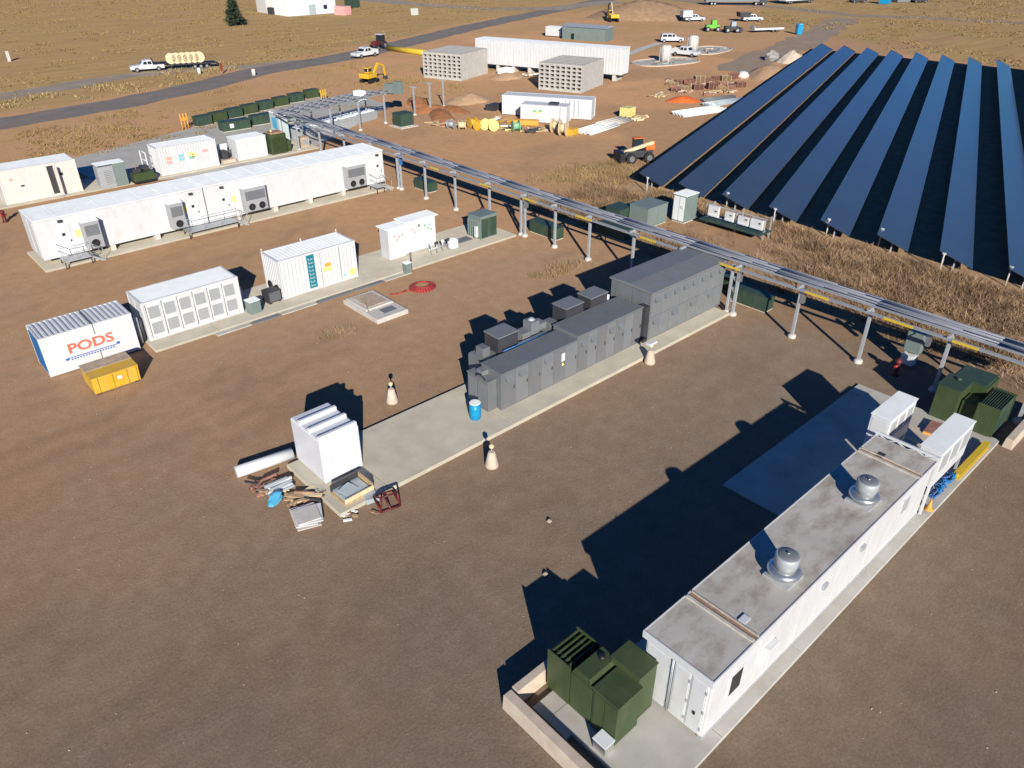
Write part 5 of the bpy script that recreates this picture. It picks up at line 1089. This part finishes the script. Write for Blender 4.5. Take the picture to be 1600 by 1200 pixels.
def crate(label, c, size, mt, rz=.2, name='crate', cat='crate'):
    t = thing(name, label, cat, (*c,0), rz); a,b2,h_ = size; MB().box(-a/2,a/2,-b2/2,b2/2,.1,h_).build('box', mt, t, .02)
    for k in (-1,0,1): MB().box(k*a*.42-.06,k*a*.42+.06,-b2/2,b2/2,0,.1).build('bearer', 'wood', t)
    for k in range(3): MB().box(-a/2-.02,a/2+.02,-b2/2-.025,-b2/2,.2+k*h_*.3,.3+k*h_*.3).build('slat', mt, t)
crate('yellow crate behind the white conduit stack', G(980,183), (1.8,1.4,1.3), 'pale_yellow'); crate('small yellow crate beside the cable spools', G(893,211), (1.4,1.1,.8), 'yellow'); crate('orange boxes in front of the short white container', G(822,196), (3.2,1.0,.7), 'soft_orange', R(-50)); crate('pale wrapped crate under the white trailer', G(790,116), (2.4,1.6,1.0), 'roof_light'); crate('low grey crate between trailer and sand mound', G(772,172), (2.2,1.4,.8), 'dark_grey')
def spool(label, c, rz, r_, mt, lay=False, group='cable spools in the yard'):
    t = thing('cable_spool', label, 'spool', (*c,0), rz, group)
    for y in (-.45,.37): MB().cyl((0,y,r_),(0,y+.08,r_),r_,n=18).build('flange', mt, t)
    MB().cyl((0,-.37,r_),(0,.37,r_),r_*.6,n=14).build('drum', 'cable_black' if mt == 'wood' else mt, t)
spool('left wooden spool standing by the grey cable trays', G(868,207), .4, .85, 'wood_pale'); spool('right wooden spool standing by the grey cable trays', G(880,212), .5, .9, 'wood_pale'); spool('pale green spool before the short white container', G(806,206), 1.1, .7, 'pale_green'); 
for k,(px,py,mt) in enumerate(((705,201,'galv'),(722,203,'wood_pale'),(738,200,'yellow'),(748,203,'yellow'),(758,202,'pale_yellow'),(770,204,'pale_yellow'))): spool('Spool '+wd_[k]+' from the left in the row of yellow and grey spools', G(px,py), .5+.45*k, .55+.06*(k % 3), mt)
for k,(px,py,mt,lab) in enumerate(((690,193,'wood','brown timber offcuts left of the yellow spools'),(790,190,'yellow','yellow pipe offcuts behind the spool row'),(840,205,'cable_black','dark cable pile before the short white container'),(770,188,'roof_light','pale offcuts behind the yellow spools'),(1000,186,'wood_pale','timber offcuts right of the yellow crate'),(1030,150,'wood_pale','scattered pale boards left of the orange tarpaulin'),(1120,145,'wood','brown boards among the pallet stacks'),(830,118,'roof_light','pale materials stacked before the white trailer'),(745,110,'wood','timber stack at left end of the white trailer'))):
    heap('material_heap', lab, 'materials', (*G(px,py),0), 9, 40+k, (1.2,.8,.35,(-.6,.6)), (('piece',mt),('piece','wood')), ((.8,2.2),(.15,.4),(.1,.25)))
ORD = ['first','second','third','fourth','fifth','sixth','seventh','eighth','ninth','last']
for k,(px,py) in enumerate(((1045,128),(1060,136),(1068,145),(1084,134),(1100,133),(1106,146),(1118,131),(1134,131),(1140,144),(1152,130))):
    heap('debris_heap', 'small brown debris heap among the pallet stacks, '+ORD[k]+' of ten from the left', 'debris', (*G(px,py),0), 8, 140+k, (1.3,1.0,.10,(-1.2,1.2)), (('piece','wood_red'),('piece','rust'),('piece','wood_pale'),('piece','tan_lid')), ((.5,1.8),(.12,.35),(.08,.25)), 'debris among the pallet stacks')
for k,(px,py) in enumerate(((698,196),(716,194),(734,193),(752,196),(780,200),(796,202),(812,203),(846,203),(862,203),(905,208))):
    heap('debris_heap', 'small heap of offcuts behind the spool row, '+ORD[k]+' of ten from the left', 'debris', (*G(px,py),0), 7, 160+k, (1.0,.7,.08,(-1.2,1.2)), (('piece','pale_yellow'),('piece','wood'),('piece','cable_black'),('piece','roof_light'),('piece','green_box')), ((.3,1.4),(.08,.25),(.06,.2)), 'offcuts by the spool row')
yp = thing('pipe_section', 'long yellow pipe lying beside the road', 'pipe', (*G(606,79),0), heading(G(606,79),G(671,88))); MB().cyl((0,0,.5),(12.6,0,.5),.5,n=14).build('pipe','sign_yellow',yp); MB().cyl((12.6,0,.5),(12.75,0,.5),.6,n=14).build('flange','yellow',yp)

# ------------------------------------------------------------------ far things along the top edge
wb1 = thing('shed', 'white metal shed with blue-grey wall at the top left', 'shed', (*G(450,26),0), heading(G(450,26),G(527,20)))
MB().box(0,15.5,0,9,0,4.6).build('wall','roof_light',wb1,.03); m = MB(); m.prismX([(-.3,4.6),(9.3,4.6),(4.5,6.2)],-.3,15.8); m.build('roof','white',wb1); plate(wb1,'door',6.8,9.0,-.003,0,2.6,'pane_tint',.02); plate(wb1,'window',11.5,12.7,-.003,1.2,2.3,'glass',.02)
wb2 = thing('shed', 'smaller cream shed left of the white metal shed', 'shed', (*G(420,21),0), heading(G(450,26),G(527,20))); MB().box(-.5,5.5,0,6,0,4.8).build('wall','cream',wb2,.03); m = MB(); m.prismX([(-.2,4.8),(6.2,4.8),(3,6.0)],-.7,5.7); m.build('roof','roof_light',wb2)
crate('dark container left of the white metal shed', G(430,22), (3.5,2.2,1.8), 'dark_grey', .3,'storage_box','box'); crate('orange-red materials right of the white metal shed', G(536,24), (2.6,4.0,2.4), 'pale_red', .3, 'storage_box', 'box'); crate('dark green bin right of the white metal shed', G(551,12), (4,2.5,2.6), 'green_box', .2, 'storage_box','box'); crate('cream box at the dirt lane right of the white metal shed', G(648,24), (1.6,1.4,1.8), 'cream', .2, 'storage_box','box')
wb3 = thing('trailer', 'white trailer cut by the top picture edge right of centre', 'trailer', (*G(1245,5),0), heading(G(1215,7),G(1275,3))); MB().box(-7,7,-1.5,1.5,.9,4.0).build('body','white',wb3,.05); MB().box(-6.5,6.5,-1.2,1.2,.5,.9).build('chassis','dark_grey',wb3)
for x in (-5,-4,4.2,5.2):
    for s in (-1,1): wheel(wb3, x, s*1.2, .5)
wb4 = thing('trailer', 'long grey trailer at the top edge above the tipper truck', 'trailer', (*G(1140,8),0), heading(G(1080,8),G(1190,8))); MB().box(-8,9,-1.3,1.3,1.0,3.0).build('body','gear_panel',wb4,.05); MB().box(9.2,11.5,-1.2,1.2,.6,3.0).build('cab','dark_grey',wb4,.1)
for x in (-6,-5,8,10.4):
    for s in (-1,1): wheel(wb4, x, s*1.1, .5)
crate('white and blue box among far parked cars', G(1382,6), (3,3,2.6), 'barrel_blue', .2, 'storage_box','box'); crate('grey shed roof among far parked cars', G(1412,3), (8,4,2.6), 'gear_panel', heading(G(1400,4),G(1440,3)), 'storage_box','box')
mk_ = MB().box(-.25,.25,-.25,.25,0,1.8).build('marker_post','concrete_white',None,.03); mk_.location = (*G(15,96),0); tag(mk_,'pale marker post in the golden field at far left','post')
for k,(px,py,lab) in enumerate(((312,116,'cream barrel at the roadside behind the trailer'),(397,118,'cream barrel at the road junction'))):
    o = MB().lathe(0,0,[(.3,0),(.32,.5),(.3,1.0),(.2,1.05)],12).build('road_barrel','cream'); o.location = (*G(px,py),0); tag(o,lab,'barrel')
rs = thing('road_sign', 'orange roadside warning sign behind the spool trailer', 'sign', (*G(347,116),0), R(45)); MB().cyl((0,0,0),(0,0,1.3),.05,n=8).build('post','galv',rs); MB().rbox((0,-.06,1.2),(1.2,.05,1.2),0,0,R(45)).build('panel','orange',rs)

# ------------------------------------------------------------------ vegetation
def blades(name, centers, per, hgt, wid, spread, mt, seed, lean=.5):
    """tufts of dry stalks: each blade is one tapering triangle"""
    rg2 = np.random.default_rng(seed); C = np.repeat(np.asarray(centers), per, axis=0); n = len(C)
    a = rg2.uniform(0,2*np.pi,n); r_ = np.sqrt(rg2.random(n))*spread*C[:,2]; bx = C[:,0]+r_*np.cos(a); by = C[:,1]+r_*np.sin(a)
    t = rg2.uniform(0,2*np.pi,n); w_ = wid*rg2.uniform(.6,1.4,n)*C[:,2]; h_ = hgt*rg2.uniform(.45,1.2,n)*C[:,2]; la = rg2.uniform(0,2*np.pi,n); ll = lean*h_*rg2.random(n)
    V = np.empty((n,3,3)); V[:,0] = np.stack([bx-w_*np.cos(t),by-w_*np.sin(t),np.zeros(n)-.02],-1); V[:,1] = np.stack([bx+w_*np.cos(t),by+w_*np.sin(t),np.zeros(n)-.02],-1); V[:,2] = np.stack([bx+ll*np.cos(la)+r_*.4*np.cos(a),by+ll*np.sin(la)+r_*.4*np.sin(a),h_],-1)
    me = bpy.data.meshes.new(name); me.vertices.add(3*n); me.vertices.foreach_set('co',V.ravel()); me.loops.add(3*n); me.loops.foreach_set('vertex_index',np.arange(3*n)); me.polygons.add(n); me.polygons.foreach_set('loop_start',np.arange(0,3*n,3)); me.polygons.foreach_set('loop_total',np.full(n,3)); me.update(); me.materials.append(M[mt])
    o = bpy.data.objects.new(name, me); COL.objects.link(o); return o
def scatter(n, x0, x1, y0, y1, dens, seed, smin=.6, smax=1.4):
    rg2 = np.random.default_rng(seed); x = rg2.uniform(x0,x1,n); y = rg2.uniform(y0,y1,n); k = rg2.random(n) < dens(x,y); s_ = rg2.uniform(smin,smax,n); return np.stack([x[k],y[k],s_[k]],-1)
def strip_d(x, y):
    d = sst(x+(fbm(x,y,6,40)-.5)*5,44.8,48)*(1-sst(x-(y-30)*.0,57.6,59.0))*(1-sst(y,45,50))*(.10+1.2*sst(fbm(x,y,3.2,41),.36,.62))
    d = d*(1-.95*((x > 48) & (x < 55.5) & (y > 28.5) & (y < 41.5)))      # cleared round the inverters
    return d
stuff(blades('dry_weeds', scatter(15000,43.5,60.5,2,52,strip_d,50,.4,1.5), 14, .34, .020, .50, 'weed', 51, 1.5))
stuff(blades('dry_weeds', scatter(5000,43.5,62,2,53,lambda x,y: strip_d(x,y)*sst(fbm(x,y,7,44),.45,.6),52,.4,1.4), 14, .32, .020, .45, 'weed_gold', 53, 1.4))
def edge_d(x, y): return sst(x,50,58)*(1-sst(x,63,66))*sst(y,46,48.5)*(1-sst(y,53,56))*.6
stuff(blades('dry_weeds', scatter(2500,50,66,45,57,edge_d,54,.4,1.4), 14, .34, .02, .45, 'weed_gold', 55, 1.4))
def field_d(x, y):
    return np.clip(sst(y-road_y(x)+(fbm(x,y,12,60)-.5)*6,4.5,8)*sst(fbm(x,y,9,61),.40,.62)*(x < 200),0,1)
stuff(blades('field_grass', scatter(14000,15,200,118,330,field_d,62,.7,1.6), 5, .20, .12, .9, 'field_straw', 63))
def field_d2(x, y): return np.clip(sst(x-.33*(y-48)+(fbm(x,y,12,64)-.5)*14,164,170)*sst(fbm(x,y,9,65),.42,.62),0,1)
stuff(blades('field_grass', scatter(5000,165,330,30,135,field_d2,66,.8,1.7), 5, .20, .14, .9, 'field_straw', 67))
def verge_d(x, y): return np.clip(sst(y,92,98)*(1-sst(y-road_y(x),-7,-5))*sst(fbm(x,y,6,68),.48,.66),0,1)
stuff(blades('verge_grass', scatter(9000,10,80,90,140,verge_d,69), 6, .26, .05, .5, 'field_straw', 70))
def gap_d(x, y): return np.clip(sst(y-road_y(x),4.5,6)*(1-sst(y-road_y(x),15,18))*sst(fbm(x,y,5,71),.45,.6),0,1)
stuff(blades('verge_grass', scatter(6000,10,62,112,165,gap_d,72), 6, .35, .07, .4, 'weed_olive', 73))
def yard_d(x, y): return sst(fbm(x,y,4,74),.60,.72)*.5
sparse = scatter(2600,12,43,29,58,yard_d,75,.4,.9)
sparse = sparse[~(((sparse[:,1] > 42.5) & (sparse[:,1] < 48.6)) | ((sparse[:,0] > 22.5) & (sparse[:,0] < 25.6) & (sparse[:,1] > 37) & (sparse[:,1] < 42.5)))]
stuff(blades('ground_weeds', sparse[:500], 6, .14, .03, .25, 'weed_olive', 76))
for k,(px,py,sz,lab) in enumerate(((525,522,1.0,'dry weed clump on bare ground before the concrete chamber'),(868,428,1.3,'dry golden weed clump behind the tall grey switchgear'),(890,415,1.3,'golden weed clump at the foot of a rack post'),(838,432,.8,'small green-brown weed clump left of the golden clump'))):
    x,y = G(px,py); rg2 = np.random.default_rng(80+k); c_ = np.stack([rg2.normal(0,.55*sz,26),rg2.normal(0,.5*sz,26),rg2.uniform(.5,1,26)],-1); o = blades('weed_clump', c_, 14, .34*sz, .016, .4, 'weed_gold' if k in (1,2) else 'weed_olive', 90+k, 1.4); o.location = (x,y,0); stuff(o)
# grit on the yard
rg2 = np.random.default_rng(5); ns = 1500; sx = rg2.uniform(-4,41,ns); sy = rg2.uniform(-2,60,ns)
okk = ~(((sx > 10)&(sx < 42.5)&(sy > 5.4)&(sy < 13.6)) | ((sx > 11)&(sx < 41)&(sy > 23.1)&(sy < 28.2)) | ((sx > 5)&(sx < 41)&(sy > 42.8)&(sy < 48.4))); sx = sx[okk]; sy = sy[okk]
m = MB()
for x,y in zip(sx,sy):
    s_ = rg2.choice((.02,.03,.04,.055),p=(.5,.3,.15,.05)); a = rg2.uniform(0,6.28); q = [(x+s_*rg2.uniform(.6,1.2)*math.cos(a+i*1.57),y+s_*rg2.uniform(.6,1.2)*math.sin(a+i*1.57),-.004) for i in range(4)]
    m.add(q+[(x,y,s_*rg2.uniform(.5,.9))],[(0,1,4),(1,2,4),(2,3,4),(3,0,4)])
stuff(m.build('gravel_stones','rock_tan'))
for k,(px,py,lab) in enumerate(((858,815,'small pale stone on the bare ground below the middle slab'),(852,898,'small pale stone by the edge of the long container shadow'),(1340,620,'pale stone at the tip of the cooling unit shadow'))):
    o = MB().lathe(0,0,[(.10,0),(.13,.04),(.08,.10),(.03,.13)],7,False).build('stone','rock_tan'); o.location = (*G(px,py),0); tag(o,lab,'stone')
# conifer in the field
def conifer(label, c, h_, rad, seed):
    t = thing('conifer_tree', label, 'tree', (*c,0)); rg2 = random.Random(seed)
    m = MB(); m.cyl((0,0,0),(0,0,h_*.95),.22,.03,n=8); m.build('trunk','bark',t)
    lim = MB(); cr = MB(); n = 2600
    for k in range(110):
        z = h_*(.06+.90*k/110); r_ = rad*(1-(z/h_))**.6*rg2.uniform(.75,1.08)+.15; a = rg2.uniform(0,6.28); lim.cyl((0,0,z),(r_*math.cos(a),r_*math.sin(a),z+rg2.uniform(-.15,.25)),.05,.01,n=5,caps=False)
        for i in range(60):
            f = rg2.random()**.6; px,py,pz = r_*f*math.cos(a),r_*f*math.sin(a),z+rg2.gauss(0,.16); s_ = rg2.uniform(.14,.32)
            px += rg2.gauss(0,.2); py += rg2.gauss(0,.2); d = [Vector((rg2.gauss(0,1),rg2.gauss(0,1),rg2.gauss(0,.6))).normalized()*s_ for _ in range(3)]; p = Vector((px,py,pz)); cr.add([p+d[0],p+d[1],p+d[2]],[(0,1,2)])
    lim.build('limb','bark',t); stuff(cr.build('crown','pine',t))
conifer('solitary dark conifer in the golden field at the top', G(368,40), 6.2, 2.7, 3)
